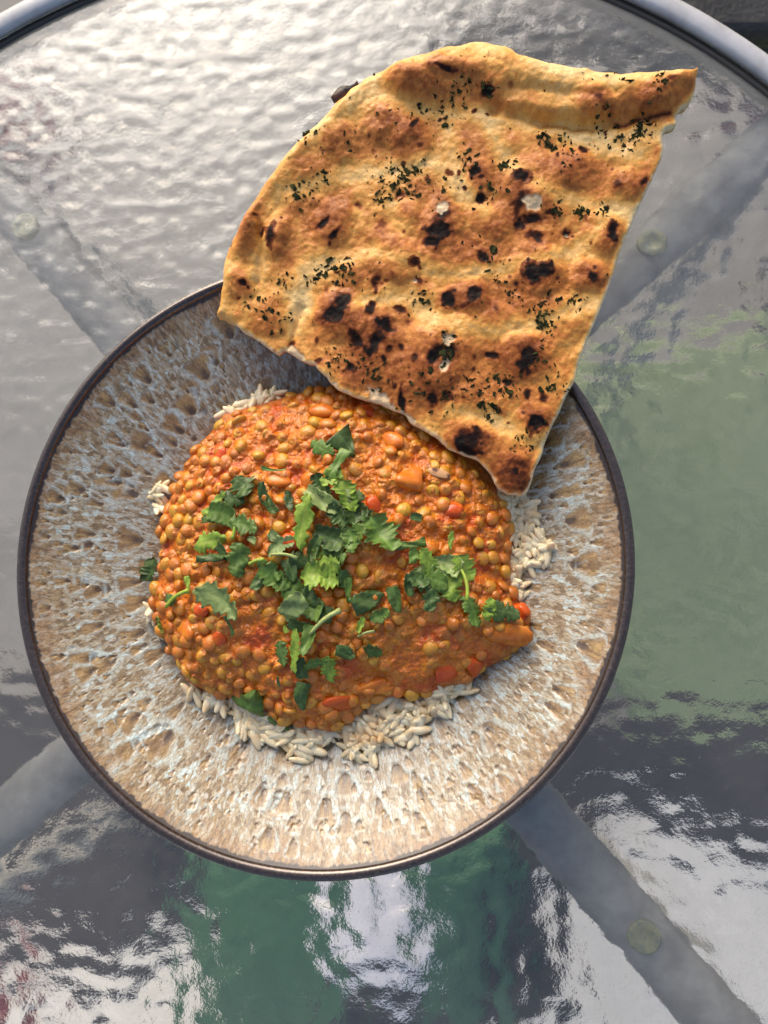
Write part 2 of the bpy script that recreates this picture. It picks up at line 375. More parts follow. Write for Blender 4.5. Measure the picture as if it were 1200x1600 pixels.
flat_thing('black_cloth', 'crumpled black cloth lying on the dark green cushion beside the white one', 'cloth',
           [(540, 1545), (640, 1550), (680, 1600), (690, 1700), (560, 1720), (525, 1640)], 'black_frame', FLOOR + 0.074, 0.008, 0.003)
flat_thing('red_cushion', 'red cushion on the bare concrete to the left of the table', 'cushion',
           [(-260, 150), (30, 165), (62, 200), (58, 245), (20, 262), (-260, 300)], 'red_fabric', FLOOR + 0.001, 0.05, 0.004)
flat_thing('red_cushion', 'maroon red cushion beside the dark grey rug\'s corner', 'cushion',
           [(-200, 1490), (-20, 1500), (20, 1560), (22, 1660), (-200, 1700)], 'red_fabric', FLOOR + 0.0075, 0.05, 0.004)
flat_thing('red_cushion', 'red cushion on the ground beside the black garden chair', 'cushion',
           [(1118, 60), (1190, 95), (1300, 110), (1300, 220), (1190, 165), (1120, 140)], 'red_fabric', FLOOR + 0.001, 0.05, 0.004)

def box_part(name, parent, mat, lo, hi, bev=0.006):
    lo = np.array(lo); hi = np.array(hi); import bmesh
    bm = bmesh.new(); bmesh.ops.create_cube(bm, size=1)
    for vv in bm.verts: vv.co = Vector(((vv.co.x + .5) * (hi - lo)[0] + lo[0], (vv.co.y + .5) * (hi - lo)[1] + lo[1], (vv.co.z + .5) * (hi - lo)[2] + lo[2]))
    bmesh.ops.bevel(bm, geom=bm.edges[:], offset=bev, segments=2, profile=0.5, affect='EDGES')
    me = bpy.data.meshes.new(name); bm.to_mesh(me); bm.free()
    return obj(name, me, M[mat], parent)
c = P(1165, 22, -0.10)
ch = empty('garden_chair', 'black slatted garden chair standing beyond the table rim', 'chair', (c[0] + 0.02, c[1] + 0.185, FLOOR))
ch.rotation_euler = (0, 0, -0.05)
for k in range(5): box_part('slat', ch, 'black_frame', (-0.2, -0.2 + 0.082 * k, 0.405), (0.2, -0.13 + 0.082 * k, 0.423))
for sx in (-1, 1):
    for sy in (-1, 1): box_part('leg', ch, 'black_frame', (sx * 0.19 - 0.014, sy * 0.18 - 0.014, 0.0), (sx * 0.19 + 0.014, sy * 0.18 + 0.014, 0.404 if sy < 0 else 0.82))
box_part('apron', ch, 'black_frame', (-0.175, -0.192, 0.36), (0.175, -0.17, 0.40)); box_part('back_rail', ch, 'black_frame', (-0.17, 0.17, 0.62), (0.17, 0.19, 0.80))

# ------------------------------------------------------------------ the table
TC = np.array([-0.0126, 0.0059]); RIN, ROUT = 0.3105, 0.3208; ANG = -0.0604; RPAD = 0.2194
tb = empty('patio_table', 'round rippled glass patio table with grey metal rim', 'table', (TC[0], TC[1], FLOOR))
GT = 0.006
def glass():
    a = np.linspace(0, 2 * math.pi, 240, endpoint=False); poly = np.stack([np.cos(a), np.sin(a)], -1) * (RIN + 0.003)
    x, y, d, q = grid_poly(poly, 0.0014)
    # hammered underside: overlapping round dimples (cell distance) plus a slow swell
    s = 0.0120; gx = x / s; gy = y / s * 1.2
    wx = gx + 0.22 * vn(gx * 0.8, gy * 0.8, 3); wy = gy + 0.22 * vn(gx * 0.8 + 40, gy * 0.8, 4)
    i0 = np.floor(wx).astype(np.int64); j0 = np.floor(wy).astype(np.int64); acc = np.zeros_like(x)
    for di in (-1, 0, 1):
        for dj in (-1, 0, 1):
            ci = i0 + di; cj = j0 + dj
            qx = ci + 0.5 + 0.38 * (h2(ci, cj, 21) * 2 - 1); qy = cj + 0.5 + 0.38 * (h2(ci, cj, 22) * 2 - 1)
            acc += np.exp(-9.0 * ((wx - qx) ** 2 + (wy - qy) ** 2))
    h = -np.log(acc + 1e-9) / 9.0
    dim = 0.00034 * np.clip(h, -0.2, 0.8) + 0.00022 * vn(gx * 2.1, gy * 2.1, 8)
    fade = ss(0, 0.02, d)
    top = 0.00007 * fbm(x / 0.03, y / 0.03, 2, 5) + 0.00088 * h * fade
    T = np.stack([x, y, np.full_like(x, 0) + top * fade - 0.00012], -1); B = np.stack([x, y, -GT - dim * fade], -1)
    v, f = close_solid(T, B, q)
    me = mesh_np('glass_top', v, f)
    o = obj('glass_top', me, M['glass'], tb, (0, 0, -FLOOR)); o['label'] = 'clear hammered glass disc'
glass()
# rim band: hollow-section ring with a rolled top lip, dark gasket inside
pr = [(RIN + 0.0032, -0.009), (RIN + 0.0032, 0.0012), (RIN - 0.0004, 0.0016), (RIN - 0.0002, 0.0044), (RIN + 0.0014, 0.0058), (RIN + 0.0060, 0.0064),
      (ROUT - 0.0012, 0.0052), (ROUT, 0.0022), (ROUT + 0.0004, -0.02), (ROUT - 0.002, -0.022), (RIN + 0.0075, -0.022), (RIN + 0.0048, -0.02), (RIN + 0.0032, -0.009)]
v, f = lathe(pr, 300); rb_ = obj('rim_band', mesh_np('rim_band', v, f), M['rim_metal'], tb, (0, 0, -FLOOR))
v, f = lathe([(RIN - 0.0042, 0.0003), (RIN - 0.0036, 0.0013), (RIN - 0.0006, 0.0014), (RIN - 0.0006, 0.0003)], 300)
obj('gasket', mesh_np('gasket', v, f), M['gasket'], rb_)
for k in range(4):
    a = ANG + math.pi / 4 + k * math.pi / 2; dx, dy = math.cos(a), math.sin(a)
    zc = -GT - 0.0105; path = [(dx * r, dy * r, zc) for r in np.linspace(0.03, RIN + 0.006, 12)]
    vs, f = tube(path, 0.0128, 16, 0.55); sb = obj('support_bar', mesh_np('support_bar', vs, f), M['bar'], tb, (0, 0, -FLOOR))
    vs, f = lathe([(0.0003, -0.0006), (0.0028, -0.0005), (0.0034, -0.0001), (0.0060, 0), (0.0068, -0.0005), (0.0070, -0.0022), (0.0054, -0.003), (0.0003, -0.003)], 32)
    obj('suction_pad', mesh_np('suction_pad', vs, f), M['pad'], sb, (dx * RPAD, dy * RPAD, -GT - 0.00085))
    lp = [(dx * 0.300, dy * 0.300, -0.02), (dx * 0.296, dy * 0.296, -0.30), (dx * 0.330, dy * 0.330, FLOOR + 0.008)]
    vs, f = tube(lp, 0.011, 14); obj('leg', mesh_np('leg', vs, f), M['bar'], tb, (0, 0, -FLOOR))
v, f = lathe([(0.0, -0.0125), (0.032, -0.0125), (0.036, -0.015), (0.036, -0.022), (0.032, -0.025), (0.0, -0.025)], 48)
obj('hub_plate', mesh_np('hub_plate', v, f), M['bar'], tb, (0, 0, -FLOOR))

# ------------------------------------------------------------------ the bowl
RB = 0.125; HR = 0.0416
def bowl_z(r):
    return 0.0065 + 0.0332 * np.clip((np.asarray(r) - 0.034) / 0.087, 0, None) ** 1.45
bw = empty('stoneware_bowl', 'wide stoneware bowl with speckled cream blue glaze and dark rim', 'bowl')
def bowl():
    NA, NR = 1800, 260; r0, r1 = 0.045, 0.1207
    r = np.linspace(r0, r1, NR); a = np.arange(NA) * 2 * math.pi / NA
    A, R = np.meshgrid(a, r, indexing='ij'); S = R; z = bowl_z(R)
    per = 2 * math.pi * 0.1                       # arc length at r = 0.1
    L = A / (2 * math.pi)                          # 0..1
    def pn(ca, cr, s, warp=0):                     # periodic noise: ca cells round, cr cell length (m)
        return vn(L * ca + warp, R / cr, s, ca)
    def pf(ca, cr, s, o=3):
        v_ = 0; t = 0; am = 1
        for k in range(o): v_ = v_ + am * vn(L * ca * 2 ** k, R / cr * 2 ** k + 9.1 * k, s + k, ca * 2 ** k); t += am; am *= .55
        return v_ / t
    u = (R - 0.05) / (0.120 - 0.05)                # 0 inside .. 1 at rim
    wob = pf(60, 0.012, 5, 3)
    zone = np.clip(u + 0.12 * wob, 0, 1)
    tan = np.array([0.38, 0.26, 0.12]); ochre = np.array([0.33, 0.20, 0.09]); grey = np.array([0.27, 0.225, 0.18]); pale = np.array([0.57, 0.49, 0.36])
    blue = np.array([0.56, 0.69, 0.69]); dark = np.array([0.13, 0.075, 0.04])
    c = mix(grey, tan, ss(0.15, 0.75, zone)); c = c * (1 - ss(0.86, 1.0, zone)[..., None]) + ochre * ss(0.86, 1.0, zone)[..., None]
    warp = 0.9 * pf(90, 0.008, 70, 2)
    st1 = vn(L * 520 + warp, R / 0.0044 + 2 * pn(200, 0.01, 17), 31, 520)
    st2 = vn(L * 860 + warp * 2, R / 0.0024, 32, 860)
    st3 = vn(L * 1000 + warp * 2, R / 0.0018, 33, 1000)
    streak = 0.55 * st1 + 0.45 * st2
    amt = ss(-0.15, 0.35, zone) * (1 - 0.75 * ss(0.80, 0.98, zone))
    c = mix(c, pale * 0.92, 0.55 * ss(-0.15, 0.5, streak) * (0.35 + 0.65 * amt))
    c = mix(c, blue, 0.75 * ss(0.20, 0.6, streak + 0.35 * pf(40, 0.016, 55, 2)) * amt)
    c = c * (1 - 0.45 * ss(0.10, 0.65, st3 - 0.5 * st1))[..., None]
    h = 0.00003 * streak
    FKM = np.clip(0.55 + 0.5 * amt + 0.3 * pf(50, 0.012, 88, 2), 0, 1) * (1 - 0.75 * ss(0.84, 0.97, zone))
    # fanned pits: dark at the inner end, streaking outwards, ringed by pale blue
    rg = np.random.default_rng(3); dr = (r1 - r0) / (NR - 1); da = 2 * math.pi / NA
    pits = []
    for k in range(900):
        pr_ = 0.052 + (0.1165 - 0.052) * rg.random() ** 0.85; pa = rg.random() * 2 * math.pi
        big = rg.random() < (0.30 if pr_ > 0.078 else 0.12); ln = (0.0045 + 0.0050 * rg.random()) if big else 0.0015 + 0.0022 * rg.random()
        pits.append((pr_, pa, ln, ln * (0.34 + 0.34 * rg.random()), 0.55 + 0.45 * rg.random(), big))
    for pr_, pa, ln, wd, st, big in pits:
        if pr_ + ln > 0.1185: continue
        i0 = int((pr_ - 1.2 * ln - r0) / dr); i1 = int((pr_ + 1.7 * ln - r0) / dr) + 2; i0 = max(i0, 0); i1 = min(i1, NR)
        na = int(2.2 * wd / pr_ / da) + 2; ai = (int(pa / da) + np.arange(-na, na + 1)) % NA
        if i1 <= i0: continue
        ix = np.ix_(ai, np.arange(i0, i1))
        RR = R[ix]; AA = (A[ix] - pa + math.pi) % (2 * math.pi) - math.pi
        x = AA * pr_ + 0.00035 * vn(RR / 0.0011, AA * pr_ / 0.0011, 91); t = (RR - pr_) / ln
        wl = wd * (0.45 + 0.55 * np.clip(t, 0, 1)) * np.sqrt(np.clip(1 - np.clip(t - 0.75, 0, 1) ** 2 * 9, 0, 1)) * ss(-0.22, 0.05, t)
        e = np.abs(x) / (wl + 1e-6)
        m_ = (1 - ss(0.7, 1.1, e)) * ss(-0.25, -0.02, t) * (1 - ss(0.8, 1.1, t))
        fan = 0.5 + 0.5 * vn(x / (wl + 1e-5) * 3.6 + 50, t * 1.2, 77 + int(pa * 50))
        body = mix(np.array([0.46, 0.31, 0.125]), np.array([0.17, 0.095, 0.04]), fan * 0.9)
        core = (1 - ss(0.15, 0.75, np.hypot(x / (0.55 * wd), (t - 0.08) * 1.7))) * st
        body = mix(body, dark * 0.35, core); body = mix(body, dark * 0.7, (1 - ss(0.05, 0.7, t)) * 0.8 * (1 - ss(0.2, 0.8, e)))
        ring = np.exp(-((e - 1.35) / 0.33) ** 2) * ss(-0.5, -0.1, t) * (1 - ss(1.0, 1.5, t)) + np.exp(-((t + 0.32) / 0.14) ** 2) * np.exp(-(x / wd) ** 2)
        cc = c[ix]; cc = mix(cc, blue * 1.02, np.clip(ring, 0, 1) * (0.60 if big else 0.32)); cc = mix(cc, body, m_)
        c[ix] = cc; h[ix] = h[ix] - 0.00018 * m_ * (1 - 0.5 * np.clip(t, 0, 1)) - 0.0001 * core + 0.00004 * np.clip(ring, 0, 1)
        FKM[ix] = FKM[ix] * (1 - 0.92 * np.clip(m_ * 1.3, 0, 1)) * (1 - 0.7 * np.clip(ring, 0, 1) * (1 if big else .4))
    # dark ragged edge where the rim glaze begins
    edge = 0.1195 + 0.0008 * pf(90, 0.02, 61, 3) + 0.0004 * pn(700, 0.02, 64)
    eg = ss(-0.00035, 0.00035, R - edge); c = mix(c, np.array([0.035, 0.022, 0.016]), eg)
    h = h * (1 - eg); FKM = FKM * (1 - eg); z = z + h
    v = np.stack([R * np.cos(A), R * np.sin(A), z], -1).reshape(-1, 3)
    i = np.arange(NA)[:, None]; j = np.arange(NR - 1)[None, :]; k = (i + 1) % NA
    f = np.stack([i * NR + j, i * NR + j + 1, k * NR + j + 1, k * NR + j], -1).reshape(-1, 4)[:, ::-1]
    me = mesh_np('glazed_inside', v, f); set_col(me, 'Col', np.clip(c, 0.005, 0.9).reshape(-1, 3))
    o = obj('glazed_inside', me, M['glaze'], bw); at = me.attributes.new('Pol', 'FLOAT_VECTOR', 'POINT')
    at.data.foreach_set('vector', np.stack([0.1 * np.cos(A), 0.1 * np.sin(A), R], -1).astype(np.float32).ravel())
    at = me.attributes.new('Fk', 'FLOAT', 'POINT'); at.data.foreach_set('value', FKM.astype(np.float32).ravel()); o['label'] = 'cream, tan and pale blue streaked glaze'
    v, f = lathe([(0.0, 0.0062), (0.03, 0.0062), (0.0452, bowl_z(0.045) - 0.0002)], 96)
    me = mesh_np('bowl_floor', v, f); set_col(me, 'Col', np.tile([0.3, 0.24, 0.2], (len(v), 1))); obj('bowl_floor', me, M['glaze'], bw)
    t = np.linspace(-0.15 * math.pi, 1.12 * math.pi, 14); rc = 0.1227; zc = 0.0392; rr = 0.0022
    pr2 = [(rc + rr * math.cos(x), zc + rr * math.sin(x)) for x in t] + [(0.1200, bowl_z(0.1200) - 0.0003)]
    v, f = lathe(pr2, 260); obj('rim', mesh_np('rim', v, f), M['bowl_rim'], bw)
    po = [(0.1247, 0.0384), (0.118, 0.030), (0.100, 0.017), (0.075, 0.0075), (0.056, 0.0035), (0.052, 0.0002), (0.048, 0.0002), (0.046, 0.003), (0.0, 0.003)]
    v, f = lathe(po, 200); obj('outer_wall', mesh_np('outer_wall', v, f[:, ::-1]), M['bowl_out'], bw)
bowl()

# ------------------------------------------------------------------ curry mound
CUR_PX = [(515, 604), (480, 610), (440, 620), (400, 632), (370, 640), (345, 655), (325, 678), (300, 705), (285, 735), (268, 770), (256, 800), (250, 830), (250, 855),
          (247, 880), (245, 905), (240, 935), (243, 965), (250, 990), (262, 1012), (275, 1040), (290, 1065), (320, 1080), (350, 1090), (378, 1097), (410, 1108), (430, 1128),
          (460, 1133), (490, 1140), (520, 1145), (545, 1132), (562, 1116), (585, 1100), (612, 1090), (640, 1090), (670, 1088), (700, 1078), (730, 1066), (750, 1050), (790, 1030),
          (815, 1010), (829, 985), (828, 955), (812, 938), (802, 915), (800, 880), (802, 840), (798, 805), (785, 775), (768, 745), (745, 712), (712, 685), (680, 665), (650, 645), (610, 622), (560, 606)]
CZ0 = 0.0215
CPOLY = spline(Pn(CUR_PX, CZ0 + 0.002), 3)
CX, CY, CD, CQ = grid_poly(CPOLY, 0.0005)
def cur_base(x, y, d):
    b = CZ0 + 0.0245 * np.clip(1 - (1 - np.clip(d / 0.062, 0, 1)) ** 2.0, 0, 1) ** 0.62
    return b + 0.0016 * fbm(x / 0.018, y / 0.018, 3, 11) * ss(0, 0.01, d)
CH = cur_base(CX, CY, CD)
def to_curry(px, py):
    z = 0.035
    for _ in range(6):
        p = P(px, py, z); z = cur_h(p[0], p[1])
    return np.array([p[0], p[1], z])
GS = 0.0005; glo = CPOLY.min(0); gn = (((CPOLY.max(0) - glo) / GS).astype(int) + 2)
HG = np.full((gn[1], gn[0]), np.nan); 
def regrid():
    HG[:] = CZ0
    a = np.clip(((CX - glo[0]) / GS).round().astype(int), 0, gn[0] - 1); b = np.clip(((CY - glo[1]) / GS).round().astype(int), 0, gn[1] - 1)
    HG[b, a] = CH
def cur_h(x, y):
    a = int(np.clip(round((x - glo[0]) / GS), 0, gn[0] - 1)); b = int(np.clip(round((y - glo[1]) / GS), 0, gn[1] - 1)); return HG[b, a]
def cur_n(x, y, e=0.003):
    return np.array([-(cur_h(x + e, y) - cur_h(x - e, y)) / (2 * e), -(cur_h(x, y + e) - cur_h(x, y - e)) / (2 * e), 1.0])
regrid()
cur = empty('lentil_curry', 'orange lentil and tomato curry heaped on rice in the bowl', 'curry')
# lentil spots: dart throwing, sparse where the photograph shows plain sauce
def dens(px, py):
    f = 1.0
    for cx, cy, rx, ry, k in ((650, 1030, 110, 60, 0.3), (420, 985, 100, 60, 0.35), (520, 870, 90, 90, 0.45), (730, 1000, 60, 50, 0.7), (400, 700, 60, 40, 0.55), (620, 790, 40, 40, 0.5)):
        q_ = ((px - cx) / rx) ** 2 + ((py - cy) / ry) ** 2
        f = min(f, k + (1 - k) * min(1, q_))
    return f
def projpx(X):
    q_ = (np.asarray(X) - CAM) @ CM; return 600 - FPX * q_[0] / q_[2], 800 + FPX * q_[1] / q_[2]
lent = []; cell = {}
idx = RNG.permutation(len(CX))
for k in idx:
    if CD[k] < 0.0012: continue
    x, y = CX[k], CY[k]; g = (int(x / 0.005), int(y / 0.005)); ok = True
    for a in (-1, 0, 1):
        for b in (-1, 0, 1):
            for (qx, qy) in cell.get((g[0] + a, g[1] + b), ()):
                if (qx - x) ** 2 + (qy - y) ** 2 < 0.0043 ** 2: ok = False
    if not ok: continue
    px, py = projpx((x, y, CH[k]))
    cell.setdefault(g, []).append((x, y))
    if RNG.random() > dens(px, py): continue
    clump = vn(np.array([x / 0.012]), np.array([y / 0.012]), 44)[0]
    if RNG.random() < 0.14 - 0.30 * clump: continue
    edge = CD[k] < 0.012
    lent.append((x, y, RNG.uniform(0.0021, 0.0035), RNG.uniform(-1.4, 0.22) + (0.2 if edge else 0)))
# sauce skin raised round every lentil
def bumps():
    add = np.zeros_like(CX); grid = {}
    gi = np.floor(CX / 0.006).astype(int) * 4096 + np.floor(CY / 0.006).astype(int)
    order = np.argsort(gi, kind='stable'); keys, start = np.unique(gi[order], return_index=True); end = np.append(start[1:], len(gi))
    look = {k: order[s:e] for k, s, e in zip(keys, start, end)}
    for x, y, r, e in lent:
        bx, by = math.floor(x / 0.006), math.floor(y / 0.006)
        ids = np.concatenate([look[k] for k in ((bx + a) * 4096 + by + b for a in (-1, 0, 1) for b in (-1, 0, 1)) if k in look])
        d2 = (CX[ids] - x) ** 2 + (CY[ids] - y) ** 2
        add[ids] = np.maximum(add[ids], 0.0019 * np.exp(-d2 / (1.05 * r) ** 2) * (1.0 - 0.35 * e))
    return add
CB = bumps()
lump = 0.0017 * fbm(CX / 0.0040, CY / 0.0040, 3, 71, 0.65) + 0.0006 * np.abs(fbm(CX / 0.0016, CY / 0.0016, 2, 72))
CH = CH + CB + lump * ss(0, 0.003, CD); regrid()
orange = np.array([0.62, 0.170, 0.008]); red = np.array([0.55, 0.088, 0.006]); gold = np.array([0.68, 0.28, 0.022]); deep = np.array([0.40, 0.075, 0.008])
n1 = fbm(CX / 0.011, CY / 0.011, 3, 81); n2 = fbm(CX / 0.0035, CY / 0.0035, 3, 82); n3 = fbm(CX / 0.0012, CY / 0.0012, 2, 83)
cc = mix(orange, red, ss(-0.05, 0.5, n1 + 0.5 * n2)); cc = mix(cc, gold, 0.6 * ss(0.15, 0.6, n2 - 0.3 * n1)); cc = mix(cc, deep, 0.6 * ss(0.1, 0.6, n3 - 0.4 * n2))
cc = mix(cc, np.array([0.50, 0.19, 0.026]), 0.6 * ss(0.0006, 0.0015, CB))
n = len(CX); top = np.stack([CX, CY, CH], -1); bot = np.stack([CX, CY, np.maximum(bowl_z(np.hypot(CX, CY)) + 0.001, CZ0 - 0.009)], -1)
bot[:, 2] = np.minimum(bot[:, 2], CH - 0.001); 
bot[:, 2] = np.where(CD < 0.0008, np.maximum(bot[:, 2], CZ0 - 0.005), bot[:, 2])
v, f = close_solid(top, bot, CQ); me = mesh_np('sauce', v, f); set_col(me, 'Col', np.concatenate([cc, cc])); obj('sauce', me, M['sauce'], cur)

bv, bf = ball(14, 8)
def lens_mesh(name, k):
    v_ = bv.copy(); r = np.hypot(v_[:, 0], v_[:, 1]); v_[:, 2] *= (0.50 + 0.1 * k) ; a = np.arctan2(v_[:, 1], v_[:, 0])
    v_[:, :2] *= (1 + 0.07 * np.sin(a * 2 + k * 2) + 0.03 * np.sin(3 * a + k))[:, None]
    return v_
LM = [mesh_np('lentil', lens_mesh('lentil', k), bf) for k in range(3)]
for m_ in LM: m_.materials.append(M['lentil'])
def basis(nrm, spin, tilt=0.0, tdir=0.0):
    nz = Vector(nrm).normalized(); ax = Vector((math.cos(tdir), math.sin(tdir), 0))
    nz = (Matrix.Rotation(tilt, 3, ax) @ nz).normalized()
    x = Vector((math.cos(spin), math.sin(spin), 0)); x = (x - nz * x.dot(nz)).normalized(); y = nz.cross(x)
    return Matrix((x, y, nz)).transposed()
def place(o, p, B, s):
    m = B.to_4x4(); m = Matrix.Translation(Vector(p)) @ m @ Matrix.Diagonal((*s, 1)); o.matrix_world = m
lent.sort(key=lambda t: -t[3])
stv = []; stf = []
for k, (x, y, r, e) in enumerate(lent):
    B = basis(cur_n(x, y), RNG.uniform(0, 6.28), abs(RNG.normal()) * 0.55, RNG.uniform(0, 6.28))
    hz = cur_h(x, y); p = (x, y, hz - 0.0009 + 0.0013 * e)
    if k < 300:
        o = obj('lentil', LM[k % 3], None, cur); place(o, p, B, (r, r, r))
    else:
        vv = lens_mesh('', k % 3) * r; base = len(stv) * len(bv)
        stv.append((np.array(B) @ vv.T).T + np.array(p)); stf += [tuple(i + base for i in f_) for f_ in bf]
if stv:
    o = obj('lentils_in_sauce', mesh_np('lentils_in_sauce', np.concatenate(stv), stf), M['lentil'], cur); o['kind'] = 'stuff'
print('lentils', len(lent))

def chunk(name, px, py, L, W, H, ang, mat, seed, sink=0.35, label=None):
    """an irregular cooked vegetable piece half sunk in the sauce (sizes in photograph pixels)"""
    v_, f_ = ball(16, 10); rg = np.random.default_rng(seed)
    v_ = np.sign(v_) * np.abs(v_) ** 0.72
    for _ in range(3):
        d_ = rg.normal(size=3); d_ /= np.linalg.norm(d_); v_ = v_ * (1 + 0.17 * np.sin(2.3 * (v_ @ d_) + rg.random() * 6))[:, None]
    p = to_curry(px, py); k = 0.5 * 0.000255; B = basis(cur_n(p[0], p[1], 0.004), -math.radians(ang), rg.uniform(-0.15, 0.15), 1.0)
    o = obj(name, mesh_np(name, v_, f_), M[mat], cur); place(o, p + np.array([0, 0, H * k * (0.1 - sink) ]), B, (L * k, W * k, H * k))
    if label: o['label'] = label
for a in [('carrot_piece', 495, 748, 40, 34, 22, -20, 'carrot'), ('carrot_piece', 436, 746, 44, 30, 18, 10, 'carrot'), ('carrot_piece', 793, 988, 62, 36, 26, 25, 'carrot'),
          ('carrot_piece', 585, 1075, 56, 26, 20, -20, 'carrot'), ('onion_piece', 293, 986, 48, 44, 22, 40, 'carrot'), ('tomato_piece', 708, 798, 40, 24, 20, 10, 'tomato'),
          ('tomato_piece', 640, 745, 44, 34, 20, 0, 'carrot'), ('tomato_piece', 590, 790, 34, 26, 16, 30, 'tomato'), ('tomato_piece', 455, 842, 30, 26, 18, 0, 'tomato'),
          ('tomato_piece', 742, 1040, 36, 26, 18, 50, 'tomato'), ('tomato_piece', 345, 715, 34, 22, 14, -30, 'tomato'), ('tomato_piece', 346, 998, 26, 18, 14, 60, 'tomato'),
          ('tomato_piece', 318, 955, 26, 20, 16, 20, 'tomato'), ('tomato_piece', 505, 640, 38, 26, 16, 10, 'carrot'), ('tomato_piece', 815, 955, 34, 26, 22, 60, 'tomato'),
          ('tomato_piece', 700, 1050, 40, 26, 16, 0, 'tomato'), ('carrot_piece', 620, 690, 36, 26, 16, 0, 'carrot'), ('tomato_piece', 340, 870, 34, 26, 14, 10, 'tomato'),
          ('carrot_piece', 508, 942, 26, 24, 18, 0, 'carrot'), ('tomato_piece', 575, 640, 30, 20, 14, 0, 'tomato'), ('tomato_piece', 530, 1100, 40, 30, 18, 0, 'tomato')]:
    chunk(*a, seed=int(a[1] + a[2]))
# thin onion flake with a browned tip
v_, f_ = ball(14, 6); p = to_curry(686, 740); o = obj('onion_flake', mesh_np('onion_flake', v_, f_), M['onion'], cur)
place(o, p + np.array([0, 0, 0.0012]), basis((0.2, 0.1, 1), -0.25), (0.0048, 0.0019, 0.0005))

# ------------------------------------------------------------------ rice
rice = empty('rice_bed', 'cooked brown rice spread under the lentil curry', 'rice')
RICE_PX = [[(765, 745), (800, 760), (835, 795), (830, 830), (858, 850), (850, 880), (825, 895), (812, 935), (795, 930), (790, 850)],
           [(362, 1085), (420, 1095), (480, 1125), (520, 1135), (575, 1080), (660, 1085), (672, 1120), (650, 1155), (610, 1150), (590, 1180), (560, 1185), (520, 1150), (475, 1190), (440, 1165), (385, 1152)],
           [(655, 1070), (735, 1062), (737, 1085), (690, 1115), (665, 1105)],
           [(298, 1065), (360, 1080), (400, 1100), (360, 1105), (315, 1095), (298, 1083)],
           [(355, 650), (400, 622), (440, 614), (450, 640), (365, 660)],
           [(246, 765), (266, 755), (262, 800), (248, 800)], [(235, 945), (255, 940), (262, 990), (244, 985)]]
gv, gf = ball(8, 8)
def grain_mesh(k):
    v_ = gv[:, [2, 0, 1]].copy(); t = v_[:, 0]; v_[:, 1:] *= (0.92 + 0.12 * np.cos(t * 2 + k))[:, None]; v_[:, 2] += (0.14 + 0.12 * k) * (t * t) - 0.1; v_[:, 1] *= 1.15
    return v_ * np.array([0.0045, 0.00146, 0.00130])
GMs = [mesh_np('rice_grain', grain_mesh(k), gf) for k in range(3)]
for m_ in GMs: m_.materials.append(M['rice'])
grains = []
for ri, reg in enumerate(RICE_PX):
    poly = Pn(reg, 0.018); lo = poly.min(0); hi = poly.max(0); area = (hi - lo).prod()
    tries = int(area / (0.0021 ** 2) * 1.1)
    for _ in range(tries):
        x, y = RNG.uniform(lo, hi)
        if not inside(poly, np.array([x]), np.array([y]))[0]: continue
        dd = near(poly, np.array([x]), np.array([y]))[0][0]; r = math.hypot(x, y)
        cd_ = near(CPOLY, np.array([x]), np.array([y]))[0][0]; inc = inside(CPOLY, np.array([x]), np.array([y]))[0]
        zb = float(bowl_z(r)) + 0.0012; hmax = CZ0 + 0.0015 + 0.003 * inc
        lift = RNG.random() ** 0.6 * max(0.0, min(hmax - zb, 0.0035 + 2.0 * max(dd - 0.001, 0)))
        grains.append((x, y, zb + lift, lift))
grains.sort(key=lambda t: -t[2] + 0.3 * RNG.random() * 0.004); gst = []; gsf = []
for k, (x, y, z, lf) in enumerate(grains):
    B = basis((x * 2, y * 2, 1), RNG.uniform(0, 6.28), RNG.normal() * 0.65, RNG.uniform(0, 6.28)); s = RNG.uniform(0.85, 1.2)
    if k < 300:
        o = obj('rice_grain', GMs[k % 3], None, rice); place(o, (x, y, z), B, (s, s, s))
    else:
        base = len(gst) * len(gv); gst.append((np.array(B) @ (grain_mesh(k % 3) * s).T).T + np.array([x, y, z])); gsf += [tuple(i + base for i in f_) for f_ in gf]
print('grains', len(grains))
if gst: o = obj('rice_grains_below', mesh_np('rice_grains_below', np.concatenate(gst), gsf), M['rice'], rice); o['kind'] = 'stuff'
# packed rice under the curry
a = np.linspace(0, 2 * math.pi, 90, endpoint=False); cen = CPOLY.mean(0)
pin = cen + (CPOLY - cen) * 0.93; x, y, d, q = grid_poly(pin, 0.0022)
T = np.stack([x, y, np.minimum(CZ0 - 0.0022 + 0.006 * ss(0, 0.02, d), CZ0 + 0.004) + 0.0008 * vn(x / 0.003, y / 0.003, 5)], -1)
Bm = np.stack([x, y, bowl_z(np.hypot(x, y)) + 0.0003], -1); Bm[:, 2] = np.minimum(Bm[:, 2], T[:, 2] - 0.0005)
v, f = close_solid(T, Bm, q); o = obj('packed_rice', mesh_np('packed_rice', v, f), M['rice'], rice); o['kind'] = 'stuff'

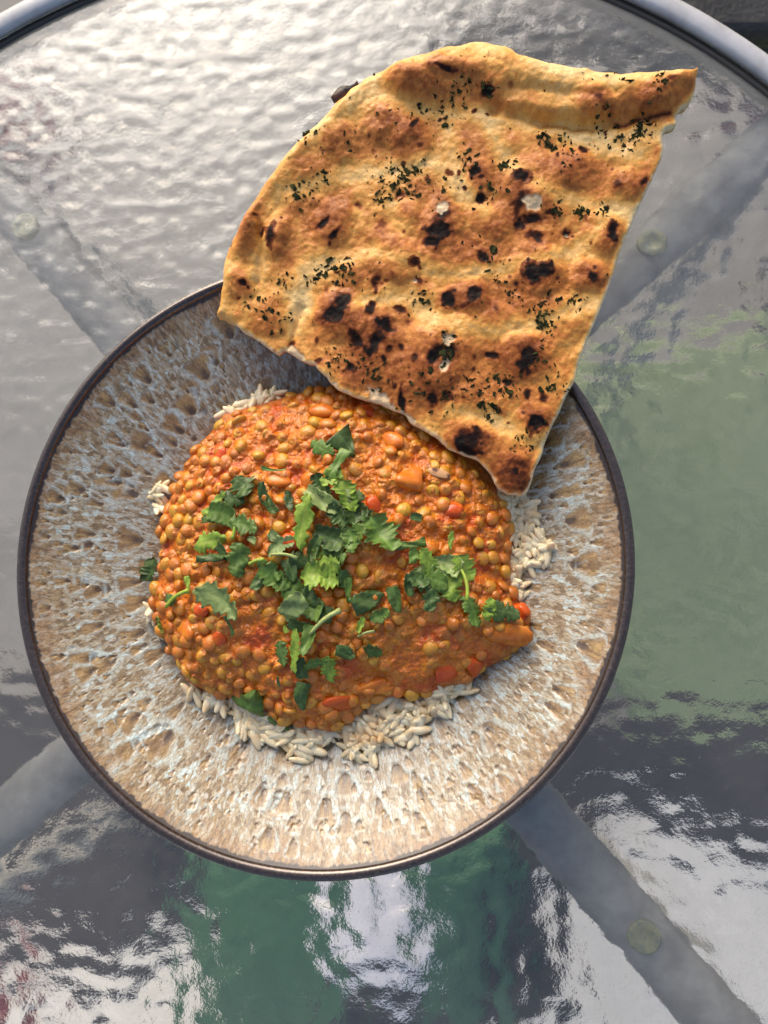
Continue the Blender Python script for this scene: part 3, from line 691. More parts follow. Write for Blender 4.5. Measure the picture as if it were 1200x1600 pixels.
# ------------------------------------------------------------------ naan
NA_PX = [(336, 490), (344, 452), (347, 420), (358, 380), (375, 345), (395, 310), (415, 280), (440, 245), (470, 212), (500, 185), (522, 160), (546, 134), (572, 115), (610, 97), (660, 80), (710, 66),
         (755, 60), (790, 66), (812, 78), (835, 86), (870, 95), (910, 102), (950, 110), (1000, 107), (1050, 105), (1080, 106), (1092, 102), (1089, 130), (1078, 160), (1063, 170), (1058, 190), (1042, 204),
         (1035, 240), (1015, 290), (993, 342), (970, 395), (945, 462), (915, 545), (892, 608), (866, 660), (848, 705), (837, 735), (822, 770), (800, 773), (775, 760), (764, 738), (745, 718),
         (712, 706), (690, 692), (660, 672), (640, 660), (628, 645), (605, 637), (570, 625), (535, 612), (518, 600), (505, 585), (490, 571), (470, 563), (446, 546), (430, 551), (400, 531), (370, 511), (346, 498)]
A_ = P(343, 434, HR); B_ = P(895, 600, HR); A_[2] = B_[2] = HR + 0.0006
e1 = (B_ - A_); e1 /= np.linalg.norm(e1); out = np.array([-e1[1], e1[0], 0]); sl_ = 0.15
e2 = out + np.array([0, 0, sl_]); e2 /= np.linalg.norm(e2); nn = np.cross(e1, e2); O_ = (A_ + B_) / 2
def to_naan(px, py, w_=0.006):
    d = ray(px, py); o = O_ + nn * w_; t = ((o - CAM) @ nn) / (d @ nn); p = CAM + d * t - O_
    return np.array([p @ e1, p @ e2])
PXM = 0.000235                                    # metres per photograph pixel on the naan
npoly = spline([to_naan(*p) for p in NA_PX], 5)
tq = np.arange(len(npoly)); nrm = np.roll(npoly, -1, 0) - np.roll(npoly, 1, 0); nrm = np.stack([nrm[:, 1], -nrm[:, 0]], -1); nrm /= np.linalg.norm(nrm, axis=1)[:, None]
npoly = npoly + nrm * (0.0005 * vn(tq / 2.3, tq * 0.0, 12) + 0.0003 * (RNG.random(len(tq)) - .5))[:, None]
U, V, ND, NQ = grid_poly(npoly, 0.00042)
naan = empty('naan_bread', 'charred herb flecked naan quarter leaning on the bowl rim', 'bread', tuple(O_))
def naan_build():
    crust = np.array([to_naan(*p) for p in NA_PX[0:27]])        # rounded baked edge
    dcr = np.full_like(U, 1e9)
    for k in range(len(crust) - 1):
        ax, ay = crust[k]; dx, dy = crust[k + 1] - crust[k]; t = np.clip(((U - ax) * dx + (V - ay) * dy) / (dx * dx + dy * dy), 0, 1)
        dcr = np.minimum(dcr, np.hypot(U - ax - t * dx, V - ay - t * dy))
    th = 0.0052 + 0.0016 * ss(0.03, 0.0, dcr)
    rnd = np.sqrt(np.clip(1 - (1 - np.clip(ND / 0.0045, 0, 1)) ** 2, 0, 1)); cut = 0.72 + 0.28 * np.sqrt(np.clip(1 - (1 - np.clip(ND / 0.002, 0, 1)) ** 2, 0, 1))
    wc = ss(0.004, 0.012, dcr - ND)                              # 1 on torn or cut edges
    hgt = th * (rnd * (1 - wc) * 0.85 + 0.15 * (1 - wc) + cut * wc)
    hgt = hgt + 0.0006 * fbm(U / 0.03, V / 0.03, 3, 101) + 0.0007 * fbm(U / 0.006, V / 0.006, 3, 102) + 0.00022 * fbm(U / 0.002, V / 0.002, 2, 108)
    # browning: 0 dough .. 1 char
    br = 0.46 + 0.30 * fbm(U / 0.022, V / 0.022, 3, 103) + 0.10 * fbm(U / 0.007, V / 0.007, 3, 104)
    wu = U + 0.0012 * fbm(U / 0.005, V / 0.005, 2, 105); wv = V + 0.0012 * fbm(U / 0.005 + 30, V / 0.005, 2, 106)
    def spot(px, py, rx, ry, ang=0.0, soft=1.0):
        c = to_naan(px, py); a = math.radians(-ang); dx = wu - c[0]; dy = wv - c[1]
        x = (dx * math.cos(a) + dy * math.sin(a)) / (rx * PXM); y = (-dx * math.sin(a) + dy * math.cos(a)) / (ry * PXM)
        return np.hypot(x, y)
    # toasted blisters (px, py, rx, ry, browning, height mm)
    for px, py, rx, ry, b, hh in ((610, 190, 55, 40, .26, 1.5), (645, 222, 36, 36, .36, 1.2), (527, 222, 38, 34, .24, 1.0), (520, 345, 36, 40, .36, 1.4), (430, 368, 24, 40, .36, 1.6), (388, 362, 20, 42, .30, 1.6), (655, 132, 60, 30, .25, 1.4),
            (620, 402, 44, 40, .42, 1.4), (690, 345, 34, 50, .34, 1.2), (843, 290, 60, 56, .40, 1.4), (900, 262, 40, 34, .32, 1.2), (928, 160, 38, 22, .26, 1.0), (985, 285, 36, 26, .28, .9), (945, 362, 36, 34, .40, 1.3), (840, 420, 48, 42, .46, 1.6),
            (922, 430, 34, 26, .38, 1.2), (530, 492, 46, 46, .44, 1.6), (735, 462, 34, 30, .40, 1.2), (700, 468, 22, 22, .28, .8), (690, 545, 60, 62, .34, 1.4), (575, 500, 40, 30, .26, .6), (580, 535, 44, 40, .30, .8), (823, 555, 46, 44, .40, 1.2),
            (745, 280, 26, 34, .36, .8), (760, 500, 60, 40, .18, .8), (640, 590, 70, 40, .34, .8), (720, 620, 70, 50, .34, .8), (735, 690, 46, 36, .30, 1.2), (800, 745, 60, 38, .46, 1.0), (835, 660, 34, 34, .32, .9), (700, 405, 50, 40, .20, .8),
            (560, 420, 40, 36, .14, .6), (380, 440, 26, 30, .22, 1.0), (420, 490, 36, 40, .16, 1.0), (880, 500, 40, 40, .22, .8), (500, 270, 40, 30, .18, .8), (600, 370, 30, 20, .2, .5), (770, 340, 40, 30, .26, .8), (1060, 125, 40, 16, .22, .8), (1020, 165, 40, 14, .22, .4), (760, 130, 40, 30, .14, .6), (640, 330, 28, 20, .2, .5), (845, 470, 40, 30, .1, .5), (700, 110, 60, 18, .2, .6), (560, 585, 40, 26, .34, .5), (790, 700, 40, 26, .12, .6)):
        r = spot(px, py, rx, ry); g = 1 - ss(0.2, 1.3, r); br = br + 1.05 * b * g; hgt = hgt + 0.0019 * hh * (np.clip(1 - (r / 1.15) ** 2, 0, 1) ** 1.1) * ss(0, 0.004, ND)
    br = np.where(br > 0.55, 0.55 + 0.16 * np.tanh((br - 0.55) / 0.25), br)
    # char (px, py, rx, ry, angle, strength)
    for px, py, rx, ry, an, st in ((683, 362, 24, 16, -15, .95), (690, 335, 9, 16, 20, .6), (697, 117, 26, 5, -8, .7), (648, 195, 5, 14, 10, .5), (505, 350, 5, 12, 30, .7), (522, 365, 6, 14, 40, .7), (425, 366, 7, 22, -10, .55), (412, 362, 4, 12, 0, .3), (742, 267, 9, 10, 0, .85), (752, 307, 9, 9, 0, .8), (760, 143, 11, 9, -20, .9),
            (913, 230, 11, 8, 20, .9), (817, 275, 15, 10, -30, .7), (833, 340, 30, 8, -15, .85), (812, 320, 8, 18, 10, .5), (887, 365, 12, 9, -10, 1.0), (837, 367, 13, 10, 0, .7), (960, 360, 7, 16, -20, .85), (840, 422, 24, 12, -15, .95), (830, 434, 14, 10, 10, .7), (753, 397, 14, 10, -20, .9), (922, 432, 11, 8, 20, .7), (810, 350, 10, 6, 0, .6),
            (536, 470, 15, 26, 25, 1.0), (522, 492, 22, 16, -30, .75), (585, 535, 13, 26, 10, 1.05), (557, 532, 10, 20, -40, .6), (603, 508, 18, 12, 20, .85), (577, 480, 9, 12, 0, .7), (627, 482, 12, 9, 0, .6), (587, 443, 11, 14, 0, .6), (700, 468, 13, 13, 0, 1.1), (740, 464, 11, 16, 10, .9), (683, 555, 11, 24, 20, .95), (703, 548, 12, 10, -20, .8), (547, 575, 9, 9, 0, .75), (497, 562, 7, 6, 0, .6),
            (627, 632, 6, 34, -22, 1.1), (647, 413, 9, 9, 0, .5), (655, 438, 9, 7, 0, .5), (380, 443, 9, 7, 30, .8), (457, 535, 12, 7, -40, .5), (823, 562, 15, 22, 15, 1.05), (767, 555, 14, 7, -10, .8), (793, 598, 9, 8, 0, .8), (823, 617, 7, 10, 0, .7), (850, 618, 8, 8, 0, .6), (836, 662, 12, 17, -10, 1.05), (848, 662, 14, 5, 10, .6), (735, 685, 28, 16, -20, .6), (735, 704, 18, 9, -15, .85), (718, 690, 8, 8, 0, .5),
            (808, 750, 38, 16, 10, .22), (817, 723, 22, 12, 0, .3), (675, 625, 9, 16, -30, .75), (700, 620, 10, 8, 0, .6), (627, 300, 10, 9, 0, .6), (595, 350, 10, 8, 0, .4), (672, 380, 16, 9, 0, .7), (930, 160, 9, 6, 20, .3), (560, 318, 6, 5, 0, .5), (1045, 128, 8, 5, 0, .3), (965, 288, 9, 9, 0, .35), (1004, 283, 6, 8, 0, .5), (860, 330, 8, 5, 0, .5), (700, 270, 9, 8, 0, .3), (610, 545, 6, 6, 0, .4), (650, 560, 7, 9, 0, .5), (640, 500, 8, 6, 0, .4), (780, 640, 10, 6, 20, .4), (740, 560, 7, 6, 0, .3)):
        r = spot(px, py, rx * 0.92, ry * 0.92, an); br = br + 0.10 * (1 - ss(0.7, 2.2, r)) + 0.85 * st * (1 - ss(0.30, 1.35, r + 0.34 * vn(U / 0.0014, V / 0.0014, 120) + 0.34 * vn(U / 0.0026, V / 0.0026, 121))) * 0.9; hgt = hgt - 0.0005 * (1 - ss(0.4, 1.1, r)) * st
    # small random scorch freckles
    rg = np.random.default_rng(5)
    for k in range(130):
        px = rg.uniform(360, 1000); py = rg.uniform(120, 740); s = rg.uniform(2.0, 5.5); c = to_naan(px, py)
        sel = np.abs(U - c[0]) + np.abs(V - c[1]) < 0.004
        r = np.hypot(wu[sel] - c[0], wv[sel] - c[1]) / (s * PXM); br[sel] = br[sel] + rg.uniform(.15, .55) * (1 - ss(0.4, 1.4, r))
    # pale channels (px polyline) where the dough stayed soft
    for pts in (((400, 430), (440, 300), (560, 270), (680, 250), (760, 330)), ((470, 480), (480, 420), (580, 390), (700, 430), (780, 420), (900, 395), (960, 330)), ((580, 145), (640, 165), (760, 180), (900, 205), (1030, 205)), ((560, 470), (640, 460), (670, 500), (770, 520), (860, 500), (930, 470)),
                ((700, 640), (780, 660), (850, 690)), ((470, 470), (460, 520)), ((760, 180), (790, 250), (880, 310), (990, 330)), ((900, 210), (1000, 240)), ((850, 110), (950, 130), (1060, 110)), ((700, 200), (720, 300))):
        q_ = np.array([to_naan(*p) for p in pts]); dm = np.full_like(U, 9.0)
        for k in range(len(q_) - 1):
            ax, ay = q_[k]; dx, dy = q_[k + 1] - q_[k]; t = np.clip(((wu - ax) * dx + (wv - ay) * dy) / (dx * dx + dy * dy), 0, 1)
            dm = np.minimum(dm, np.hypot(wu - ax - t * dx, wv - ay - t * dy))
        g = np.exp(-(dm / 0.0042) ** 2); br = br * (1 - 0.55 * g * (br < 0.75)); hgt = hgt - 0.0004 * g
    # the folded top edge: two long ridges with a crease between them
    def ridge(pts, wd, am):
        q_ = np.array([to_naan(*p) for p in pts]); dm = np.full_like(U, 9.0)
        for k in range(len(q_) - 1):
            ax, ay = q_[k]; dx, dy = q_[k + 1] - q_[k]; t = np.clip(((wu - ax) * dx + (wv - ay) * dy) / (dx * dx + dy * dy), 0, 1)
            dm = np.minimum(dm, np.hypot(wu - ax - t * dx, wv - ay - t * dy))
        return am * np.exp(-(dm / wd) ** 2)
    hgt = hgt + ridge([(640, 118), (720, 100), (800, 115), (900, 140), (1000, 148), (1080, 125)], 0.008, 0.0042) + ridge([(790, 165), (880, 172), (930, 178)], 0.0035, 0.0022)
    hgt = hgt - ridge([(770, 165), (850, 188), (930, 196), (1000, 182), (1055, 172)], 0.0025, 0.0030) - ridge([(800, 135), (880, 152), (960, 150)], 0.002, 0.0012) + ridge([(350, 440), (400, 330), (470, 235), (560, 145)], 0.006, 0.0016)
    hgt = hgt - ridge([(470, 480), (455, 530)], 0.0015, 0.0016) - ridge([(402, 440), (410, 360), (405, 330)], 0.0012, 0.0014)
    br = br + 0.35 * ridge([(965, 190), (1000, 182), (1050, 172)], 0.0007, 1.0) + ridge([(850, 190), (930, 200)], 0.0006, .25)
    br = br - 0.22 * wc * (1 - ss(0.0005, 0.0028, ND)) - 0.20 * ss(0.010, 0.0, dcr) * (1 - wc)
    # torn patches of pale crumb
    crumb = np.zeros_like(U)
    for px, py, rx, ry, an in ((462, 552, 22, 11, 35), (597, 626, 32, 13, 20), (525, 603, 10, 6, 30), (640, 655, 14, 8, 30), (703, 528, 10, 13, 10), (694, 573, 8, 12, 0), (833, 318, 17, 14, 0), (690, 322, 10, 16, 15), (648, 440, 5, 4, 0), (887, 369, 4, 3, 0)):
        crumb = np.maximum(crumb, 1 - ss(0.7, 1.05, spot(px, py, rx, ry, an) + 0.25 * vn(U / 0.0016, V / 0.0016, 131)))
    wallc = wc * (1 - ss(0.0002, 0.0012, ND + 0.0005 * vn(U / 0.0015, V / 0.0015, 140)))
    stops = [(-0.1, (0.86, 0.66, 0.33)), (0.14, (0.86, 0.56, 0.21)), (0.32, (0.76, 0.375, 0.078)), (0.50, (0.58, 0.205, 0.034)), (0.72, (0.30, 0.085, 0.020)), (0.92, (0.10, 0.028, 0.012)), (1.15, (0.022, 0.013, 0.011)), (1.6, (0.012, 0.010, 0.010))]
    xp = [s[0] for s in stops]; brc = br + 0.05 * vn(U / 0.0013, V / 0.0013, 150)
    brc = brc + (0.16 * fbm(U / 0.0022, V / 0.0022, 3, 151, 0.7)) * ss(0.25, 0.55, br)
    c = np.stack([np.interp(brc, xp, [s[1][k] for s in stops]) for k in range(3)], -1)
    c = mix(c, np.array([0.78, 0.60, 0.36]), crumb * 0.85); c = mix(c, np.array([0.84, 0.70, 0.44]), wallc * 0.8)
    hgt = np.maximum(hgt - 0.0006 * crumb, 0.0012)
    # slow sag of the whole piece beyond the rim
    sag = -0.05 * np.clip(V, 0, None) ** 2 - 0.0 * np.clip(np.abs(U) - 0.05, 0, None) ** 2 * ss(0.0, 0.04, V)
    T = np.stack([U, V, hgt + sag], -1); B = np.stack([U, V, sag + 0.0006 + 0.0003 * vn(U / 0.01, V / 0.01, 9)], -1); B[:, 2] = np.minimum(B[:, 2], T[:, 2] - 0.0004)
    v, f = close_solid(T, B, NQ); me = mesh_np('bread_slab', v, f)
    set_col(me, 'Col', np.clip(np.concatenate([c, mix(c, np.array([0.66, 0.42, 0.15]), np.full(len(c), 0.8))]), 0.008, 0.95))
    obj('bread_slab', me, M['naan'], naan)
    return hgt + sag
NH = naan_build()
naan.matrix_world = Matrix(((e1[0], e2[0], nn[0], O_[0]), (e1[1], e2[1], nn[1], O_[1]), (e1[2], e2[2], nn[2], O_[2]), (0, 0, 0, 1)))
from_key = {}
for k in range(0, len(U)): from_key[(int(round(U[k] / 0.0006)), int(round(V[k] / 0.0006)))] = NH[k]
def nh(u, v_): return from_key.get((int(round(u / 0.0006)), int(round(v_ / 0.0006))))
# charred blister curling off the crust edge
q0 = to_naan(517, 150); q1 = to_naan(556, 124); fl = []; nfl = 9
for k in range(nfl):
    t = k / (nfl - 1); c = q0 * (1 - t) + q1 * t + np.array([0.0006 * math.sin(t * 9), 0.0005 * math.sin(t * 14)]); wdt = 0.0022 * math.sin(math.pi * (0.12 + 0.86 * t)) + 0.0006
    dirv = np.array([-(q1 - q0)[1], (q1 - q0)[0]]); dirv /= np.linalg.norm(dirv)
    for s, z in ((1.0, 0.0028 + 0.001 * math.sin(t * 7)), (0.35, 0.0040), (-0.9, 0.0030)): fl.append((*(c + dirv * wdt * s), z))
    for s, z in ((-0.9, 0.0022), (0.35, 0.0030), (1.0, 0.0018 + 0.001 * math.sin(t * 7))): fl.append((*(c + dirv * wdt * s), z))
ff = [(k * 6 + a, k * 6 + (a + 1) % 6, (k + 1) * 6 + (a + 1) % 6, (k + 1) * 6 + a) for k in range(nfl - 1) for a in range(6)] + [tuple(range(6))[::-1], tuple((nfl - 1) * 6 + a for a in range(6))]
o = obj('charred_blister', mesh_np('charred_blister', fl, ff), M['char'], naan); o['label'] = 'black charred blister curling off the crust edge'
# herb flakes
def flake_mesh(k):
    rg = np.random.default_rng(200 + k); n_ = rg.integers(6, 10); a = np.sort(rg.random(n_)) * 2 * math.pi; r = rg.uniform(0.45, 1.0, n_); el_ = rg.uniform(0.4, 0.9)
    x = r * np.cos(a); y = r * np.sin(a) * el_; z = 0.12 * rg.normal(size=n_)
    v_ = [(*t, ) for t in zip(x, y, z + 0.16)] + [(*t, ) for t in zip(x, y, z - 0.1)] + [(0, 0, 0.24), (0, 0, -0.05)]
    f_ = [(i, (i + 1) % n_, 2 * n_) for i in range(n_)] + [((i + 1) % n_ + n_, i + n_, 2 * n_ + 1) for i in range(n_)] + [(i, i + n_, (i + 1) % n_ + n_, (i + 1) % n_) for i in range(n_)]
    return v_, f_
FK = [flake_mesh(k) for k in range(8)]; FM = [mesh_np('herb_flake', *k, smooth=False) for k in FK]
for m_ in FM: m_.materials.append(M['herb'])
CL = [(600, 265, 16), (625, 272, 14), (650, 265, 12), (605, 305, 12), (640, 298, 10), (590, 320, 10), (612, 285, 18), (500, 420, 10), (515, 432, 10), (545, 430, 8), (488, 436, 8), (530, 415, 14), (700, 530, 12), (690, 562, 12), (770, 400, 14), (805, 460, 12), (843, 482, 12), (846, 503, 10), (858, 508, 9),
      (740, 600, 16), (715, 605, 14), (762, 598, 10), (960, 215, 14), (990, 222, 14), (1012, 190, 12), (1000, 205, 12), (880, 222, 12), (905, 330, 8), (945, 325, 8), (870, 330, 10), (650, 600, 16), (700, 625, 14), (745, 622, 12), (770, 640, 12), (730, 250, 12), (800, 248, 12), (850, 215, 8), (470, 300, 14), (500, 275, 12), (480, 215, 10), (545, 222, 10),
      (690, 170, 16), (650, 175, 12), (760, 140, 10), (965, 120, 12), (1030, 135, 10), (940, 190, 10), (890, 250, 12), (560, 560, 16), (520, 560, 12), (590, 590, 14), (660, 470, 12), (780, 440, 10), (800, 600, 14), (850, 560, 14), (820, 690, 12), (770, 300, 16), (690, 290, 14), (430, 500, 14), (400, 470, 14), (445, 440, 10), (720, 140, 16), (860, 470, 14), (900, 470, 10), (870, 600, 12)]
rg = np.random.default_rng(9); fl = []
for cx, cy, sp in CL:
    for _ in range(rg.integers(9, 24)): fl.append((cx + rg.normal() * sp * 0.8, cy + rg.normal() * sp * 0.8, abs(rg.normal()) * 3.0 + 1.8))
for _ in range(520): fl.append((rg.uniform(345, 1080), rg.uniform(75, 760), abs(rg.normal()) * 1.3 + 0.9))
fl = [t for t in fl if nh(*to_naan(t[0], t[1])) is not None and inside(npoly, *[np.array([q]) for q in to_naan(t[0], t[1])])[0]]
fl.sort(key=lambda t: -t[2]); sv = []; sf = []; off = 0
for k, (px, py, s) in enumerate(fl):
    u, v_ = to_naan(px, py); z = nh(u, v_); s = min(s, 8.0) * PXM * 1.1; sp = rg.uniform(0, 6.28); B = basis((rg.normal() * 0.25, rg.normal() * 0.25, 1), sp)
    if k < 290:
        o = obj('herb_flake', FM[k % 8], None, naan); o.matrix_local = Matrix.Translation((u, v_, z + 0.00005)) @ B.to_4x4() @ Matrix.Diagonal((s, s, s, 1))
    else:
        vv, f_ = FK[k % 8]; vv = (np.array(B) @ (np.array(vv) * s).T).T + np.array([u, v_, z + 0.00005]); sv.append(vv); sf += [tuple(i + off for i in t) for t in f_]; off += len(vv)
o = obj('herb_specks', mesh_np('herb_specks', np.concatenate(sv), sf, False), M['herb'], naan); o['kind'] = 'stuff'
print('flakes', len(fl))

# ------------------------------------------------------------------ coriander
DK, MD, BR, PL = (0.055, 0.100, 0.022), (0.095, 0.165, 0.028), (0.195, 0.300, 0.036), (0.215, 0.290, 0.095)
TONE = {'D': ('dark green', DK), 'M': ('mid green', MD), 'B': ('bright green', BR), 'P': ('pale green', PL)}
GRP = 'chopped coriander on the curry'
def leaf_geo(kind, L, W, tone, rg):
    """local leaf: x along, y across, z up; returns verts, faces, colours"""
    nu, nv = 34, 11; u = np.linspace(0, 1, nu); s = np.linspace(-1, 1, nv)
    if kind == 'leaf':      # toothed, lobed, narrow at the base
        prof = (0.12 + 1.05 * np.sin(np.pi * np.clip(u, 0, 1) ** 0.62 * 0.88)) * (0.50 + 0.55 * np.abs(np.sin(u * rg.uniform(6.5, 9.5) + rg.random() * 3)) ** 0.55) * (1 + 0.16 * np.sin(u * 44 + rg.random() * 6))
    elif kind == 'cut':     # knife-cut piece: straight ends
        a, b = rg.uniform(0.35, 0.9), rg.uniform(0.3, 1.0); prof = (a + (b - a) * u) * (1 + 0.09 * np.sin(u * 31 + rg.random() * 6)) + 0.22 * np.sin(np.pi * u)
    elif kind == 'tri': prof = 1.12 * (1 - u) ** 0.8 + 0.05
    else: prof = 0.75 + 0.25 * np.sin(u * 5 + rg.random() * 6)      # ribbon
    prof = np.clip(prof, 0.05, 1.3); Ug, Sg = np.meshgrid(u, s, indexing='ij')
    asym = rg.uniform(-0.18, 0.18)
    x = (Ug - 0.5) * L + 0.5 * L * rg.uniform(-.25, .25) * Sg * (Ug > 0.02) * 0.6
    tooth = 1 + (0.10 * np.sin(Ug * 34 + 3 * np.sign(Sg)) * (np.abs(Sg) > 0.9) if kind in ('leaf', 'ribbon') else 0)
    y = Sg * 0.5 * W * prof[:, None] * tooth + asym * W * np.sin(Ug * 3)
    cup = rg.uniform(-0.5, 0.8) * (1.0 if kind != 'ribbon' else 1.6); bend = rg.uniform(-0.30, 0.45)
    z = cup * W * 0.32 * Sg ** 2 + bend * L * (Ug - 0.5) ** 2 + 0.05 * W * np.sin(Ug * rg.uniform(6, 12) + Sg * rg.uniform(1, 4)) + rg.uniform(-.22, .22) * W * Sg * (Ug - .3)
    z = z - 0.03 * W * np.exp(-(Sg / 0.12) ** 2)
    vein = np.exp(-(Sg / 0.09) ** 2) + 0.6 * np.exp(-((np.abs(Sg) * 1.1 - ((Ug * 4.2) % 1.0)) / 0.13) ** 2) * (np.abs(Sg) > 0.1)
    c0 = np.array(tone) * (1 + 0.25 * rg.normal() * 0.5); c = mix(c0[None, None, :] * np.ones((nu, nv, 1)), np.minimum(c0 * 2.0 + 0.035, 0.5), np.clip(vein, 0, 1) * 0.42)
    c = c * (1 + 0.16 * vn(Ug * 5 + rg.random() * 50, Sg * 3, 7))[..., None]
    n_ = nu * nv; th = 0.00012
    T = np.stack([x, y, z + th], -1).reshape(-1, 3); B = np.stack([x, y, z - th], -1).reshape(-1, 3)
    i = np.arange(n_).reshape(nu, nv); q = np.stack([i[:-1, :-1], i[1:, :-1], i[1:, 1:], i[:-1, 1:]], -1).reshape(-1, 4)
    v, f = close_solid(T, B, q); return v, f, np.concatenate([c.reshape(-1, 3), np.minimum(c.reshape(-1, 3) * 1.5 + 0.02, .6)])
ST = 'stem'
